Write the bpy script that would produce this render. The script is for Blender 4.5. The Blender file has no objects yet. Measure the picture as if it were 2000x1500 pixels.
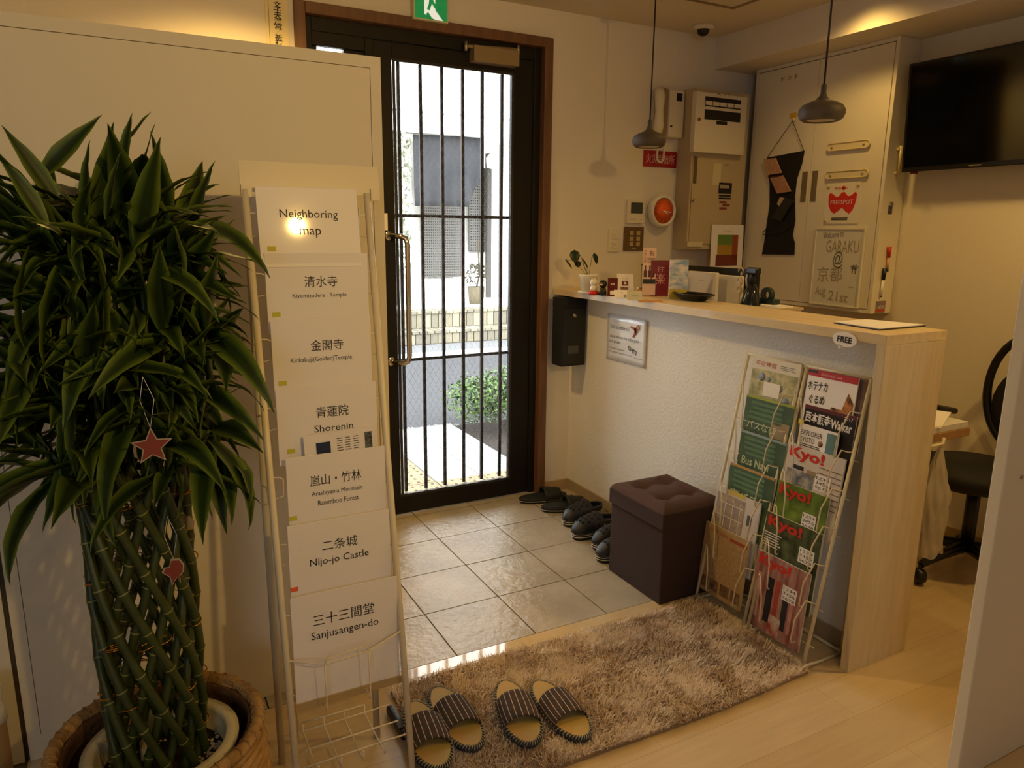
import bpy, bmesh, math, random
import numpy as np
from mathutils import Vector, Matrix
random.seed(7); np.random.seed(7)
PI = math.pi
SC = bpy.context.scene
COL = SC.collection

# ---------------------------------------------------------------- camera
F, YAW, PITCH, ROLL, CH = 1422.9, 0.488046, 0.207805, 0.0105659, 1.39
_fw = Vector((math.sin(YAW)*math.cos(PITCH), math.cos(YAW)*math.cos(PITCH), -math.sin(PITCH)))
_rt = Vector((math.cos(YAW), -math.sin(YAW), 0)); _up = _rt.cross(_fw)
RT = _rt*math.cos(ROLL) + _up*math.sin(ROLL); UP = _up*math.cos(ROLL) - _rt*math.sin(ROLL); FW = _fw
CAMP = Vector((0, 0, CH))
cd = bpy.data.cameras.new('camera'); cam = bpy.data.objects.new('camera', cd); COL.objects.link(cam)
cd.sensor_width = 36; cd.lens = F*36/2000; cd.clip_start = 0.02; cd.clip_end = 200
cam.matrix_world = Matrix(((RT.x, UP.x, -FW.x, 0), (RT.y, UP.y, -FW.y, 0), (RT.z, UP.z, -FW.z, CH), (0, 0, 0, 1)))
SC.camera = cam
SC.view_settings.view_transform = 'Standard'; SC.view_settings.look = 'None'
SC.view_settings.gamma = 1; SC.view_settings.use_curve_mapping = False
SC.view_settings.exposure = 0.0

def lin(h):
    h = h.lstrip('#'); r = [int(h[i:i+2], 16)/255 for i in (0, 2, 4)]
    return tuple(c/12.92 if c <= .04045 else ((c+.055)/1.055)**2.4 for c in r) + (1,)

# ---------------------------------------------------------------- world and lights
w = bpy.data.worlds.new('sky'); SC.world = w; w.use_nodes = True
w.node_tree.nodes['Background'].inputs[0].default_value = (0.90, 0.95, 1.0, 1)
w.node_tree.nodes['Background'].inputs[1].default_value = 10.5
WARM = (1.0, 0.62, 0.17); COOL = (0.72, 0.86, 1.0)
def light(name, kind, loc, power, color, target=None, **kw):
    d = bpy.data.lights.new(name, kind); o = bpy.data.objects.new(name, d); COL.objects.link(o)
    o.location = loc; d.energy = power; d.color = color
    for k, v in kw.items(): setattr(d, k, v)
    if target is not None:
        o.rotation_euler = (Vector(target)-Vector(loc)).to_track_quat('-Z', 'Y').to_euler()
    return o
# ceiling downlights (warm) of the lobby, plus one added fill over the office side
light('downlight_counter', 'SPOT', (2.79, 2.28, 2.405), 17, WARM, (2.79, 2.26, 0), spot_size=2.5, spot_blend=.8, shadow_soft_size=.06)
light('fill_light_office', 'SPOT', (2.72, 0.95, 2.40), 52, WARM, (2.72, 0.85, 0), spot_size=2.5, spot_blend=.6, shadow_soft_size=.04)  # unseen warm fill, added to brighten the office side
light('downlight_entrance', 'SPOT', (0.45, 2.75, 2.40), 58, WARM, (0.45, 2.75, 0), spot_size=2.5, spot_blend=.6, shadow_soft_size=.05)
light('downlight_hall', 'SPOT', (1.35, 0.55, 2.40), 11, WARM, (1.35, 0.45, 0), spot_size=2.7, spot_blend=.7, shadow_soft_size=.05)
light('downlight_lobby', 'SPOT', (1.06, -1.4, 2.38), 135, WARM, (.5, 2.08, 1.8), spot_size=1.15, spot_blend=1.0, shadow_soft_size=.04)
# cool daylight from the window of the lobby, behind and to the left of the camera
light('window_daylight', 'AREA', (-1.2, -2.4, 1.8), 12, COOL, (0.1, 2.0, 1.5), shape='RECTANGLE', size=.7, size_y=.9)

# ---------------------------------------------------------------- pixel -> place helpers (reference 2000x1500)
def ray(x, y): return RT*((x-1000)/F) - UP*((y-750)/F) + FW
def onz(x, y, z=0.): d = ray(x, y); return CAMP + d*((z-CH)/d.z)
def onx(x, y, X): d = ray(x, y); return CAMP + d*(X/d.x)
def ony(x, y, Y): d = ray(x, y); return CAMP + d*(Y/d.y)

# ---------------------------------------------------------------- materials
MC = {}
def mat(name, color, rough=.6, metal=0., bump=0., bscale=60., var=0., vscale=4., coat=0., spec=.5, emit=0., color2=None, stretch=None, alpha=1.):
    if name in MC: return MC[name]
    m = bpy.data.materials.new(name); m.use_nodes = True; nt = m.node_tree; b = nt.nodes['Principled BSDF']
    c = lin(color) if isinstance(color, str) else color
    b.inputs['Base Color'].default_value = c; b.inputs['Roughness'].default_value = rough
    b.inputs['Metallic'].default_value = metal; b.inputs['Coat Weight'].default_value = coat
    b.inputs['Specular IOR Level'].default_value = spec; b.inputs['Alpha'].default_value = alpha
    if coat: b.inputs['Coat Roughness'].default_value = .05
    if emit:
        b.inputs['Emission Color'].default_value = c; b.inputs['Emission Strength'].default_value = emit
    tc = nt.nodes.new('ShaderNodeTexCoord'); mp = nt.nodes.new('ShaderNodeMapping')
    nt.links.new(tc.outputs['Object'], mp.inputs[0])
    if stretch: mp.inputs['Scale'].default_value = stretch
    if color2 or var:
        n = nt.nodes.new('ShaderNodeTexNoise'); n.inputs['Scale'].default_value = vscale; n.inputs['Detail'].default_value = 5
        nt.links.new(mp.outputs[0], n.inputs['Vector'])
        r = nt.nodes.new('ShaderNodeValToRGB'); r.color_ramp.elements[0].position = .35; r.color_ramp.elements[1].position = .65
        c2 = lin(color2) if color2 else tuple(x*(1-var) for x in c[:3]) + (1,)
        r.color_ramp.elements[0].color = c2; r.color_ramp.elements[1].color = c
        nt.links.new(n.outputs[0], r.inputs[0]); nt.links.new(r.outputs[0], b.inputs['Base Color'])
    if bump:
        n = nt.nodes.new('ShaderNodeTexNoise'); n.inputs['Scale'].default_value = bscale; n.inputs['Detail'].default_value = 6
        nt.links.new(mp.outputs[0], n.inputs['Vector'])
        bp = nt.nodes.new('ShaderNodeBump'); bp.inputs['Strength'].default_value = bump; bp.inputs['Distance'].default_value = .01
        nt.links.new(n.outputs[0], bp.inputs['Height']); nt.links.new(bp.outputs[0], b.inputs['Normal'])
    MC[name] = m; return m
def wave_mat(name, c1, c2, scale, axis='X', rough=.5, lo=.45, hi=.55, dist=0., rot=(0, 0, 0)):
    if name in MC: return MC[name]
    m = mat(name, c1, rough); nt = m.node_tree; b = nt.nodes['Principled BSDF']
    tc = nt.nodes['Texture Coordinate']; mp = nt.nodes['Mapping']; mp.inputs['Rotation'].default_value = rot
    wv = nt.nodes.new('ShaderNodeTexWave'); wv.bands_direction = axis; wv.inputs['Scale'].default_value = scale
    wv.inputs['Distortion'].default_value = dist; wv.inputs['Detail'].default_value = 2
    r = nt.nodes.new('ShaderNodeValToRGB'); r.color_ramp.elements[0].position = lo; r.color_ramp.elements[1].position = hi
    r.color_ramp.elements[0].color = lin(c1); r.color_ramp.elements[1].color = lin(c2)
    nt.links.new(mp.outputs[0], wv.inputs['Vector']); nt.links.new(wv.outputs[0], r.inputs[0]); nt.links.new(r.outputs[0], b.inputs['Base Color'])
    return m
def glass_mat(name, wire=False, refl=.10, tint=(1, 1, 1, 1)):
    m = bpy.data.materials.new(name); m.use_nodes = True; nt = m.node_tree; nt.nodes.clear()
    o = nt.nodes.new('ShaderNodeOutputMaterial'); t = nt.nodes.new('ShaderNodeBsdfTransparent'); g = nt.nodes.new('ShaderNodeBsdfGlossy')
    t.inputs[0].default_value = tint; g.inputs['Roughness'].default_value = .02
    lw = nt.nodes.new('ShaderNodeFresnel'); lw.inputs[0].default_value = 1.35
    mx = nt.nodes.new('ShaderNodeMixShader'); nt.links.new(lw.outputs[0], mx.inputs[0]); nt.links.new(t.outputs[0], mx.inputs[1]); nt.links.new(g.outputs[0], mx.inputs[2])
    nt.links.new(mx.outputs[0], o.inputs[0]); return m

M_wall = mat('wall_paper', '#e6dccb', .85, bump=.10, bscale=180)
M_white = mat('white_plaster', '#e9e6e0', .8, bump=.35, bscale=90)
M_ceil = mat('ceiling_paper', '#dccfb8', .9)
M_panel = mat('cream_laminate', '#e6ddca', .5, spec=.3)
M_cream = mat('cream_steel', '#e3d8bf', .45)
M_beige = mat('beige_steel', '#c2b08c', .5)
M_line = mat('dark_joint', '#4a3a28', .7)
M_maple = mat('maple_laminate', '#dcc69e', .42, color2='#d0b78b', vscale=5, stretch=(9, .8, 9), coat=.15)
M_maplev = mat('maple_laminate_upright', '#d9c6a4', .5, color2='#cdb890', vscale=5, stretch=(9, 9, .8))
M_casing = mat('brown_door_casing', '#775238', .5, color2='#67452e', vscale=8, stretch=(6, 6, .6))
M_dark = mat('dark_bronze_aluminium', '#17120f', .5, spec=.3)
M_black = mat('black_plastic', '#0d0d0f', .38)
M_blackmat = mat('black_matte', '#101012', .75)
M_chrome = mat('chrome', '#d8d4cc', .10, metal=1)
M_steel = mat('satin_steel', '#b8b2a8', .35, metal=1)
M_wire = mat('cream_coated_wire', '#e9ddc2', .35)
M_paper = mat('white_paper', '#efeae8', .55)
M_laminated = mat('laminated_paper', '#efe9ea', .45, coat=.4)
M_ink = mat('black_print', '#151312', .6)
M_red = mat('red_print', '#d6281c', .5)
M_redsign = mat('red_sign', '#a3121c', .35)
M_green = mat('exit_green', '#1e9a55', .4, emit=.35)
M_exitw = mat('exit_white', '#f4f7f2', .4, emit=.55)
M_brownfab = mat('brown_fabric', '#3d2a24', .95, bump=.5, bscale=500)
M_tile = mat('entrance_tile', '#bcb19e', .30, bump=.5, bscale=28, color2='#a89c88', vscale=5)
M_grout = mat('grout', '#5d5346', .9)
M_orange = mat('orange_dial', '#ff6a1e', .5)
M_glass = glass_mat('clear_glass')
M_acryl = glass_mat('clear_plastic', tint=(.93, .93, .93, 1))

# floor: pale maple laminate boards (print), running along X
M_floor = mat('maple_floor', '#dcc29a', .30, coat=.25)
def _floor():
    nt = M_floor.node_tree; b = nt.nodes['Principled BSDF']; mp = nt.nodes['Mapping']
    br = nt.nodes.new('ShaderNodeTexBrick'); br.inputs['Scale'].default_value = 1; br.inputs['Brick Width'].default_value = 1.2
    br.inputs['Row Height'].default_value = .15; br.inputs['Mortar Size'].default_value = .0008; br.inputs['Mortar Smooth'].default_value = 0
    br.inputs['Color1'].default_value = lin('#dcc39c'); br.inputs['Color2'].default_value = lin('#d2b78c'); br.inputs['Mortar'].default_value = lin('#b99c70')
    n = nt.nodes.new('ShaderNodeTexNoise'); n.inputs['Scale'].default_value = 6; n.inputs['Detail'].default_value = 6
    m2 = nt.nodes.new('ShaderNodeMapping'); m2.inputs['Scale'].default_value = (.7, 9, 1)
    nt.links.new(mp.outputs[0], m2.inputs[0]); nt.links.new(m2.outputs[0], n.inputs['Vector'])
    nt.links.new(mp.outputs[0], br.inputs['Vector'])
    mx = nt.nodes.new('ShaderNodeMix'); mx.data_type = 'RGBA'; mx.blend_type = 'MULTIPLY'; mx.inputs[0].default_value = .25
    nt.links.new(br.outputs[0], mx.inputs[6]); nt.links.new(n.outputs[0], mx.inputs[7]); nt.links.new(mx.outputs[2], b.inputs['Base Color'])
_floor()

# ---------------------------------------------------------------- builders
WM = {}
def wm(o): return WM.get(o.name, Matrix.Identity(4)) if o else Matrix.Identity(4)
def tag(o, label=None, cat=None, group=None, kind=None):
    if label: o['label'] = label
    if cat: o['category'] = cat
    if group: o['group'] = group
    if kind: o['kind'] = kind
    return o
def thing(name, label, cat, loc=(0, 0, 0), rz=0., group=None):
    o = bpy.data.objects.new(name, None); COL.objects.link(o); o.location = loc; o.rotation_euler = (0, 0, rz); o.empty_display_size = .05
    WM[o.name] = Matrix.Translation(loc) @ Matrix.Rotation(rz, 4, 'Z')
    return tag(o, label, cat, group)
def obj(name, bm, m, parent=None, bevel=0., smooth=False, local=False, sub=0, label=None):
    """link bm as ONE mesh object; coordinates are world ones unless local=True"""
    if parent is not None and not local: bm.transform(wm(parent).inverted())
    me = bpy.data.meshes.new(name); bm.normal_update(); bm.to_mesh(me); bm.free()
    for x in (m if isinstance(m, (list, tuple)) else [m]): me.materials.append(x)
    if smooth:
        for p in me.polygons: p.use_smooth = True
    o = bpy.data.objects.new(name, me); COL.objects.link(o)
    if parent is not None: o.parent = parent; WM[o.name] = wm(parent)
    if bevel:
        b = o.modifiers.new('bevel', 'BEVEL'); b.width = bevel; b.segments = 2; b.limit_method = 'ANGLE'
    if sub:
        s = o.modifiers.new('sub', 'SUBSURF'); s.levels = sub; s.render_levels = sub
    if label: o['label'] = label
    return o
def B(): return bmesh.new()
def xf(bm, vs, M):
    if M is not None:
        for v in vs: v.co = M @ v.co
def box(bm, x0, x1, y0, y1, z0, z1, M=None, mi=0):
    vs = [bm.verts.new(p) for p in ((x0,y0,z0),(x1,y0,z0),(x1,y1,z0),(x0,y1,z0),(x0,y0,z1),(x1,y0,z1),(x1,y1,z1),(x0,y1,z1))]
    for f in ((0,3,2,1),(4,5,6,7),(0,1,5,4),(1,2,6,5),(2,3,7,6),(3,0,4,7)):
        q = bm.faces.new([vs[i] for i in f]); q.material_index = mi
    xf(bm, vs, M); return bm
def poly(bm, pts, n, d, mi=0):
    """prism from a list of 3D points extruded by vector n*d"""
    n = Vector(n)*d; a = [bm.verts.new(p) for p in pts]; b = [bm.verts.new(Vector(p)+n) for p in pts]
    k = len(pts)
    for f in (list(reversed(a)), b): q = bm.faces.new(f); q.material_index = mi
    for i in range(k): q = bm.faces.new((a[i], a[(i+1)%k], b[(i+1)%k], b[i])); q.material_index = mi
    return bm
def quadgrid(bm, f, nu, nv, mi=0, closeu=False):
    vs = [[bm.verts.new(f(i/nu, j/nv)) for j in range(nv+1)] for i in range(nu if closeu else nu+1)]
    for i in range(nu):
        for j in range(nv):
            a, b = vs[i], vs[(i+1) % len(vs)]
            q = bm.faces.new((a[j], b[j], b[j+1], a[j+1])); q.material_index = mi
    return vs
def tube(bm, pts, r, n=8, closed=False, mi=0, caps=True):
    pts = [Vector(p) for p in pts]; k = len(pts); rings = []
    rr = r if isinstance(r, (list, tuple)) else [r]*k
    up = None
    for i, p in enumerate(pts):
        if closed: t = (pts[(i+1) % k]-pts[i-1])
        else: t = pts[min(i+1, k-1)]-pts[max(i-1, 0)]
        t.normalize()
        if up is None: up = t.orthogonal().normalized()
        else:
            up = (up - t*up.dot(t))
            up = up.normalized() if up.length > 1e-6 else t.orthogonal().normalized()
        s = t.cross(up)
        rings.append([bm.verts.new(p + (up*math.cos(2*PI*j/n) + s*math.sin(2*PI*j/n))*rr[i]) for j in range(n)])
    for i in range(k if closed else k-1):
        a, b = rings[i], rings[(i+1) % k]
        for j in range(n):
            q = bm.faces.new((a[j], a[(j+1) % n], b[(j+1) % n], b[j])); q.material_index = mi; q.smooth = True
    if caps and not closed:
        for q in (bm.faces.new(list(reversed(rings[0]))), bm.faces.new(rings[-1])): q.material_index = mi
    return bm
def lathe(bm, prof, c=(0, 0, 0), n=32, sx=1., sy=1., M=None, mi=0):
    """prof: list of (r, z)"""
    rings = []; allv = []
    for r, z in prof:
        if r < 1e-5: v = bm.verts.new((c[0], c[1], c[2]+z)); rings.append([v]); allv.append(v)
        else:
            ring = [bm.verts.new((c[0]+r*sx*math.cos(2*PI*j/n), c[1]+r*sy*math.sin(2*PI*j/n), c[2]+z)) for j in range(n)]; rings.append(ring); allv += ring
    for a, b in zip(rings[:-1], rings[1:]):
        for j in range(n):
            if len(a) == 1 and len(b) == 1: continue
            if len(a) == 1: q = bm.faces.new((a[0], b[(j+1) % n], b[j]))
            elif len(b) == 1: q = bm.faces.new((a[j], a[(j+1) % n], b[0]))
            else: q = bm.faces.new((a[j], a[(j+1) % n], b[(j+1) % n], b[j]))
            q.smooth = True; q.material_index = mi
    xf(bm, allv, M); return bm
def disc(r, h, n=24): return [(0, 0), (r, 0), (r, h), (0, h)]
def frame(o, r, u):
    """matrix whose x = r, y = u, z = r x u at o"""
    r = Vector(r).normalized(); u = Vector(u).normalized(); n = r.cross(u)
    return Matrix(((r.x, u.x, n.x, o[0]), (r.y, u.y, n.y, o[1]), (r.z, u.z, n.z, o[2]), (0, 0, 0, 1)))
FY = lambda o: frame(o, (1, 0, 0), (0, 0, 1))      # faces -Y (towards the camera)
FX = lambda o: frame(o, (0, -1, 0), (0, 0, 1))     # faces -X
def text(s, Fm, h=None, w=None, m=None, parent=None, name='lettering', align='C', bold=0., sp=1., lift=.0006, line=1.0):
    """flat print: text mesh scaled to height h and/or width w, centred on frame Fm"""
    c = bpy.data.curves.new('t', 'FONT'); c.body = s; c.size = 1; c.space_character = sp; c.resolution_u = 2; c.space_line = line
    c.align_x = 'CENTER'
    if bold: c.offset = bold
    t = bpy.data.objects.new('t', c); COL.objects.link(t)
    me = bpy.data.meshes.new_from_object(t); bpy.data.objects.remove(t); bpy.data.curves.remove(c)
    if not len(me.vertices): return None
    co = np.empty(len(me.vertices)*3); me.vertices.foreach_get('co', co); co = co.reshape(-1, 3)
    mn, mx = co.min(0), co.max(0); W, H = (mx-mn)[:2]
    ky = (h/H) if h else (w/W); kx = (w/W) if w else ky
    if h is None: ky = kx
    off = (mn+mx)/2
    Mx = wm(parent).inverted() @ Fm
    co = (co-off)*np.array([kx, ky, 1]); co[:, 2] = lift
    if align == 'L': co[:, 0] += W*kx/2
    R = np.array(Mx); co = co @ R[:3, :3].T + R[:3, 3]
    me.vertices.foreach_set('co', co.ravel()); me.update()
    me.materials.clear(); me.materials.append(m or M_ink); me.name = name
    o = bpy.data.objects.new(name, me); COL.objects.link(o)
    if parent is not None: o.parent = parent; WM[o.name] = wm(parent)
    return o
def patch(bm, Fm, x0, x1, y0, y1, d=.0006, z=.0003, mi=0): return box(bm, x0, x1, y0, y1, z, z+d, Fm, mi)
def lines(parent, Fm, x0, x1, ys, m=None, t=.0012, name='print_lines', rag=.2):
    bm = B()
    for i, y in enumerate(ys):
        patch(bm, Fm, x0, x1-(x1-x0)*rag*random.random(), y-t/2, y+t/2)
    return obj(name, bm, m or M_ink, parent)
def struct(name, bm, m, parent=None, bevel=0., label=None, smooth=False):
    o = obj(name, bm, m, parent, bevel, smooth)
    if parent is None: o['kind'] = 'structure'
    if label: o['label'] = label
    return o
def sbox(name, x0, x1, y0, y1, z0, z1, m, parent=None, bevel=0., label=None): return struct(name, box(B(), x0, x1, y0, y1, z0, z1), m, parent, bevel, label)
def solid(name, label, cat, bm, m, group=None, **k): return tag(obj(name, bm, m, None, **k), label, cat, group)
def copytree(o, parent=None):
    c = o.copy(); COL.objects.link(c); c.parent = parent
    for ch in list(o.children): copytree(ch, c)
    return c

# ================================================================ THE ROOM
YW, XW, ZC = 3.24, 3.31, 2.42        # door wall, right wall, ceiling
YS = 2.015                            # edge between the tiled entrance and the boards
DX0, DX1, DZ = 0.70, 1.917, 2.29      # door casing, outer
struct('floor', box(box(B(), -2.3, XW+.1, -2.6, YS-.055, -.10, 0), 2.075, XW+.1, YS-.055, YW+.16, -.10, 0), M_floor)
M_step = mat('gloss_maple_edge', '#d9bf95', .07, coat=1.0)
sbox('trim_1', -2.3, 2.07, YS-.055, YS, -.10, .001, M_step, bevel=.002, label='glossy wooden edge strip between boards and entrance tiles')
gro = sbox('floor.001', -2.3, 2.075, YS, YW+.16, -.10, -.004, M_grout, label='tiled entrance floor with dark grout joints')
T = .30297; X0 = .87407; Y0 = 2.92005; g = .0025
tb = B(); box(tb, g-T/2, T/2-g, g-T/2, T/2-g, -.006, 0)
tileme = None
for i in range(-4, 5):
    for j in range(-3, 2):
        x0, y1 = X0+T*i, Y0+T*(-j)          # j<0 : towards the door
        ya, yb = y1-T, y1
        if yb > YW+.10 or ya < YS-.02: 
            if ya >= YW+.10 or yb <= YS+.02: continue
        xa, xb = x0, min(x0+T, 2.075); ya = max(ya, YS); yb = min(yb, YW+.10)
        if xb-xa < .02 or yb-ya < .02: continue
        o = obj('tile', box(B(), xa+g, xb-g, ya+g, yb-g, -.006, random.uniform(-.0004, .0004)), M_tile, gro)
for j in (2,):
    for i in range(-4, 5):
        y1 = Y0-T*j; xa, xb = X0+T*i, min(X0+T*i+T, 2.075)
        if xb-xa > .02: obj('tile', box(B(), xa+g, xb-g, YS+g, y1-g, -.006, 0), M_tile, gro)
# walls
sbox('wall_left', -2.4, -2.3, -2.6, YW+.15, 0, ZC, M_wall)
sbox('wall_front', -2.4, XW+.1, -2.7, -2.6, 0, ZC, M_wall)
sbox('wall_right', XW, XW+.1, -2.6, YW+.15, 0, ZC, M_wall)
wb = B()
box(wb, -2.4, DX0+.01, YW, YW+.15, 0, ZC); box(wb, DX1-.01, XW+.1, YW, YW+.15, 0, ZC); box(wb, DX0+.01, DX1-.01, YW, YW+.15, DZ-.01, ZC)
struct('wall_back', wb, M_wall)
ce = sbox('ceiling', -2.4, XW+.1, -2.7, YW+.15, ZC, ZC+.1, M_ceil)
sbox('trim_2', 2.952, XW, -2.6, YW, 2.26, ZC, M_wall, label='lowered ceiling beam along the right wall')
# ceiling access hatch frame, corner seen at the top of the photograph
hc = onz(1432, 17, ZC); hb = B()
hx, hy, s, t = hc.x, hc.y, .50, .018
box(hb, hx-s, hx, hy-t, hy, ZC-.004, ZC); box(hb, hx-t, hx, hy-s, hy-t, ZC-.004, ZC); box(hb, hx-s, hx-t, hy-s, hy-s+t, ZC-.004, ZC); box(hb, hx-s, hx-s+t, hy-s+t, hy-t, ZC-.004, ZC)
solid('ceiling_hatch_frame', 'thin beige square frame of a ceiling hatch near the camera dome', 'hatch', hb, mat('hatch_frame', '#8f7650', .5))
# baseboards
M_base = mat('maple_baseboard', '#b59a70', .5)
sbox('baseboard_back', DX1, 2.07, YW-.010, YW, 0, .055, M_base)
sbox('baseboard_right', XW-.01, XW, .2, YW, 0, .06, M_base)

# ---------------------------------------------------------------- entrance door
door = bpy.data.objects.new('door_1', None); COL.objects.link(door); door['kind'] = 'structure'; door['label'] = 'dark glazed entrance door with steel bars'
def dpart(name, bm, m, **k): return obj(name, bm, m, door, **k)
def dbox(name, x0, x1, y0, y1, z0, z1, m, **k): return dpart(name, box(B(), x0, x1, y0, y1, z0, z1), m, **k)
dbox('casing', DX0, DX0+.045, YW-.02, YW+.10, 0, DZ, M_casing, bevel=.003)
dbox('casing', DX1-.045, DX1, YW-.02, YW+.10, 0, DZ, M_casing, bevel=.003)
dbox('casing', DX0+.045, DX1-.045, YW-.02, YW+.10, DZ-.045, DZ, M_casing, bevel=.003)
a, b_ = DX0+.045, DX1-.045
fb = B(); box(fb, a, a+.03, YW+.02, YW+.12, 0, DZ-.045); box(fb, b_-.035, b_, YW+.02, YW+.12, 0, DZ-.045); box(fb, a+.03, b_-.035, YW+.02, YW+.12, 2.19, DZ-.045); box(fb, 1.0, 1.035, YW+.02, YW+.12, 0, 2.19); box(fb, a+.03, 1.0, YW+.02, YW+.12, 0, .12); box(fb, a+.03, 1.0, YW+.02, YW+.05, 2.135, 2.19)
dpart('door_frame', fb, M_dark, bevel=.002)
GX0, GX1, GZ0, GZ1 = 1.122, 1.727, .095, 2.122
lb = B(); box(lb, 1.036, GX0, YW+.03, YW+.07, .005, 2.188); box(lb, GX1, b_-.037, YW+.03, YW+.07, .005, 2.188); box(lb, GX0, GX1, YW+.03, YW+.07, .005, GZ0); box(lb, GX0, GX1, YW+.03, YW+.07, GZ1, 2.188)
leaf = dpart('door_leaf', lb, M_dark, bevel=.002)
bb = B(); bd = .012
for x0, x1, z0, z1 in ((GX0, GX0+bd, GZ0, GZ1), (GX1-bd, GX1, GZ0, GZ1), (GX0+bd, GX1-bd, GZ0, GZ0+bd), (GX0+bd, GX1-bd, GZ1-bd, GZ1)): box(bb, x0, x1, YW+.022, YW+.03, z0, z1)
obj('glazing_bead', bb, mat('dark_bead', '#2a2622', .3), leaf)
dbox('glass_pane', GX0, GX1, YW+.048, YW+.052, GZ0, GZ1, M_glass)
# wire netting cast in the pane
nb = B(); st = .026
def clip(x0, z0, dx, dz):
    # line param clip to the pane
    ts = [0., 10.]
    for p, d, lo, hi in ((x0, dx, GX0, GX1), (z0, dz, GZ0, GZ1)):
        t0, t1 = (lo-p)/d, (hi-p)/d
        if t0 > t1: t0, t1 = t1, t0
        ts[0] = max(ts[0], t0); ts[1] = min(ts[1], t1)
    return ts
for sgn in (1, -1):
    k = GZ0-2.6
    while k < GZ1+.7:
        xs = GX0; t0, t1 = clip(xs, k, .5, .86*sgn)
        if t1 > t0+.01:
            p = Vector((xs+.5*t0, YW+.0455, k+.86*sgn*t0)); q = Vector((xs+.5*t1, YW+.0455, k+.86*sgn*t1))
            tube(nb, (p, q), .00035, 3, caps=False)
        k += st*2
dpart('wire_netting', nb, mat('wire_in_glass', '#9a9a98', .4, metal=.5))
for px in (784.5, 825.5, 865, 903.5, 940, 976.5):
    x = ony(px, 560, YW+.085).x
    dpart('security_bar', box(B(), x-.0075, x+.0075, YW+.074, YW+.086, .10, 2.12), M_dark)
for z in (1.452, .768): dbox('cross_bar', GX0-.01, GX1+.01, YW+.080, YW+.092, z-.007, z+.007, M_dark)
# steel pull handle
hp = ony(762, 462, YW+.03); hq = ony(768, 708, YW+.03); hxp = 1.092; hx2 = 1.148
pts = [(hxp, YW+.03, 1.36), (hxp+.005, YW-.01, 1.36), (hxp+.030, YW-.045, 1.358), (hx2-.008, YW-.054, 1.350), (hx2, YW-.056, 1.325), (hx2, YW-.056, .81), (hx2-.008, YW-.054, .785), (hxp+.030, YW-.045, .777), (hxp+.005, YW-.01, .775), (hxp, YW+.03, .775)]
h = dpart('pull_handle', tube(B(), pts, .0125, 14), M_chrome, label='polished steel pull handle')
for z in (1.36, .775): obj('rose', lathe(B(), disc(.022, .004), n=20, M=Matrix.Translation((hxp, YW+.028, z)) @ Matrix.Rotation(-PI/2, 4, 'X')), M_chrome, h)
dbox('handle_sticker', 1.05, 1.085, YW+.027, YW+.029, 1.385, 1.46, M_paper)
# closer
c0, c1 = ony(925, 103, YW-.02), ony(1013, 133, YW-.02)
clo = dbox('door_closer', c0.x, c1.x, YW-.03, YW+.03, c1.z+.005, c1.z+.075, mat('champagne_metal', '#a08a68', .35, metal=.3), bevel=.004)
A_ = ony(910, 90, YW-.01); B_ = ony(1012, 97, YW-.01); C_ = ony(982, 105, YW-.01)
obj('closer_arm', tube(tube(B(), (A_, B_), .008, 8), (A_, C_), .005, 8), MC['champagne_metal'], clo)
for p in (A_, B_): obj('arm_pivot', lathe(B(), disc(.010, .04), (p.x, p.y, p.z-.02), 12), M_steel, clo)
# sidelight glass left of the leaf
s0 = ony(617, 93, YW+.05)
obj('sidelight_panel', box(box(B(), a+.03, s0.x, YW+.04, YW+.07, .12, 2.135), .913, 1.0, YW+.04, YW+.07, .12, 2.135), M_dark, door)
dbox('sidelight_glass', s0.x, .913, YW+.05, YW+.054, .12, 2.135, M_glass)

# ================================================================ THE STREET OUTSIDE
ZO = -.02
M_pave = mat('white_paving', '#8b8d8b', .6, bump=.15, bscale=60, color2='#838583', vscale=3)
M_tact = mat('tan_paving', '#7e7052', .7, color2='#736546', vscale=12)
pv = sbox('porch_paving', -1.2, 2.06, YW+.15, 4.84, -.3, ZO-.004, M_grout, label='joint bed of the white porch paving')
pxr = 2.055
PT = .30
for i in range(6):
    for j in range(6):
        xb_ = pxr-PT*i; ya = YW+.16+PT*j
        if ya > 4.78: continue
        xa_ = xb_-PT
        if xb_ < 1.49 or (xa_ < 1.48 and False): continue
        xa_ = max(xa_, 1.48); yb_ = min(ya+PT, 4.84)
        if xb_-xa_ < .02: continue
        # the strip in front of the door is tan
        y_lo = ya
        if y_lo < 3.70: 
            if yb_ <= 3.72: continue
            y_lo = 3.70
        obj('paving_tile', box(B(), xa_+.002, xb_-.002, y_lo+.002, yb_-.002, ZO-.02, ZO), M_pave, pv)
tp = sbox('tactile_paving', -1.2, 1.475, YW+.16, 4.83, ZO-.003, ZO-.001, M_grout, label='joint bed of the tan dotted paving')
def tact(xa, xb, ya, yb):
    bm = box(B(), xa+.002, xb-.002, ya+.002, yb-.002, ZO-.001, ZO+.001)
    n = 5
    for p in range(n):
        for q in range(n):
            x = xa+(xb-xa)*(p+.5)/n; y = ya+(yb-ya)*(q+.5)/n
            lathe(bm, [(.010, 0), (.007, .003), (0, .0035)], (x, y, ZO+.001), 6, mi=1)
    obj('tactile_tile', bm, [M_tact, mat('tan_stud', '#51452c', .8)], tp)
for i in range(3):
    for j in range(6):
        xb_ = 1.475-.3*i; ya = YW+.16+.3*j
        if ya+.3 <= 4.9: tact(xb_-.3, xb_, ya, min(ya+.3, 4.83))
for i in range(2): tact(1.478+.29*i, 1.478+.29*(i+1), YW+.16, 3.70)
M_asph = mat('asphalt', '#3e3e40', .95, bump=.8, bscale=220, color2='#373739', vscale=30)
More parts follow.
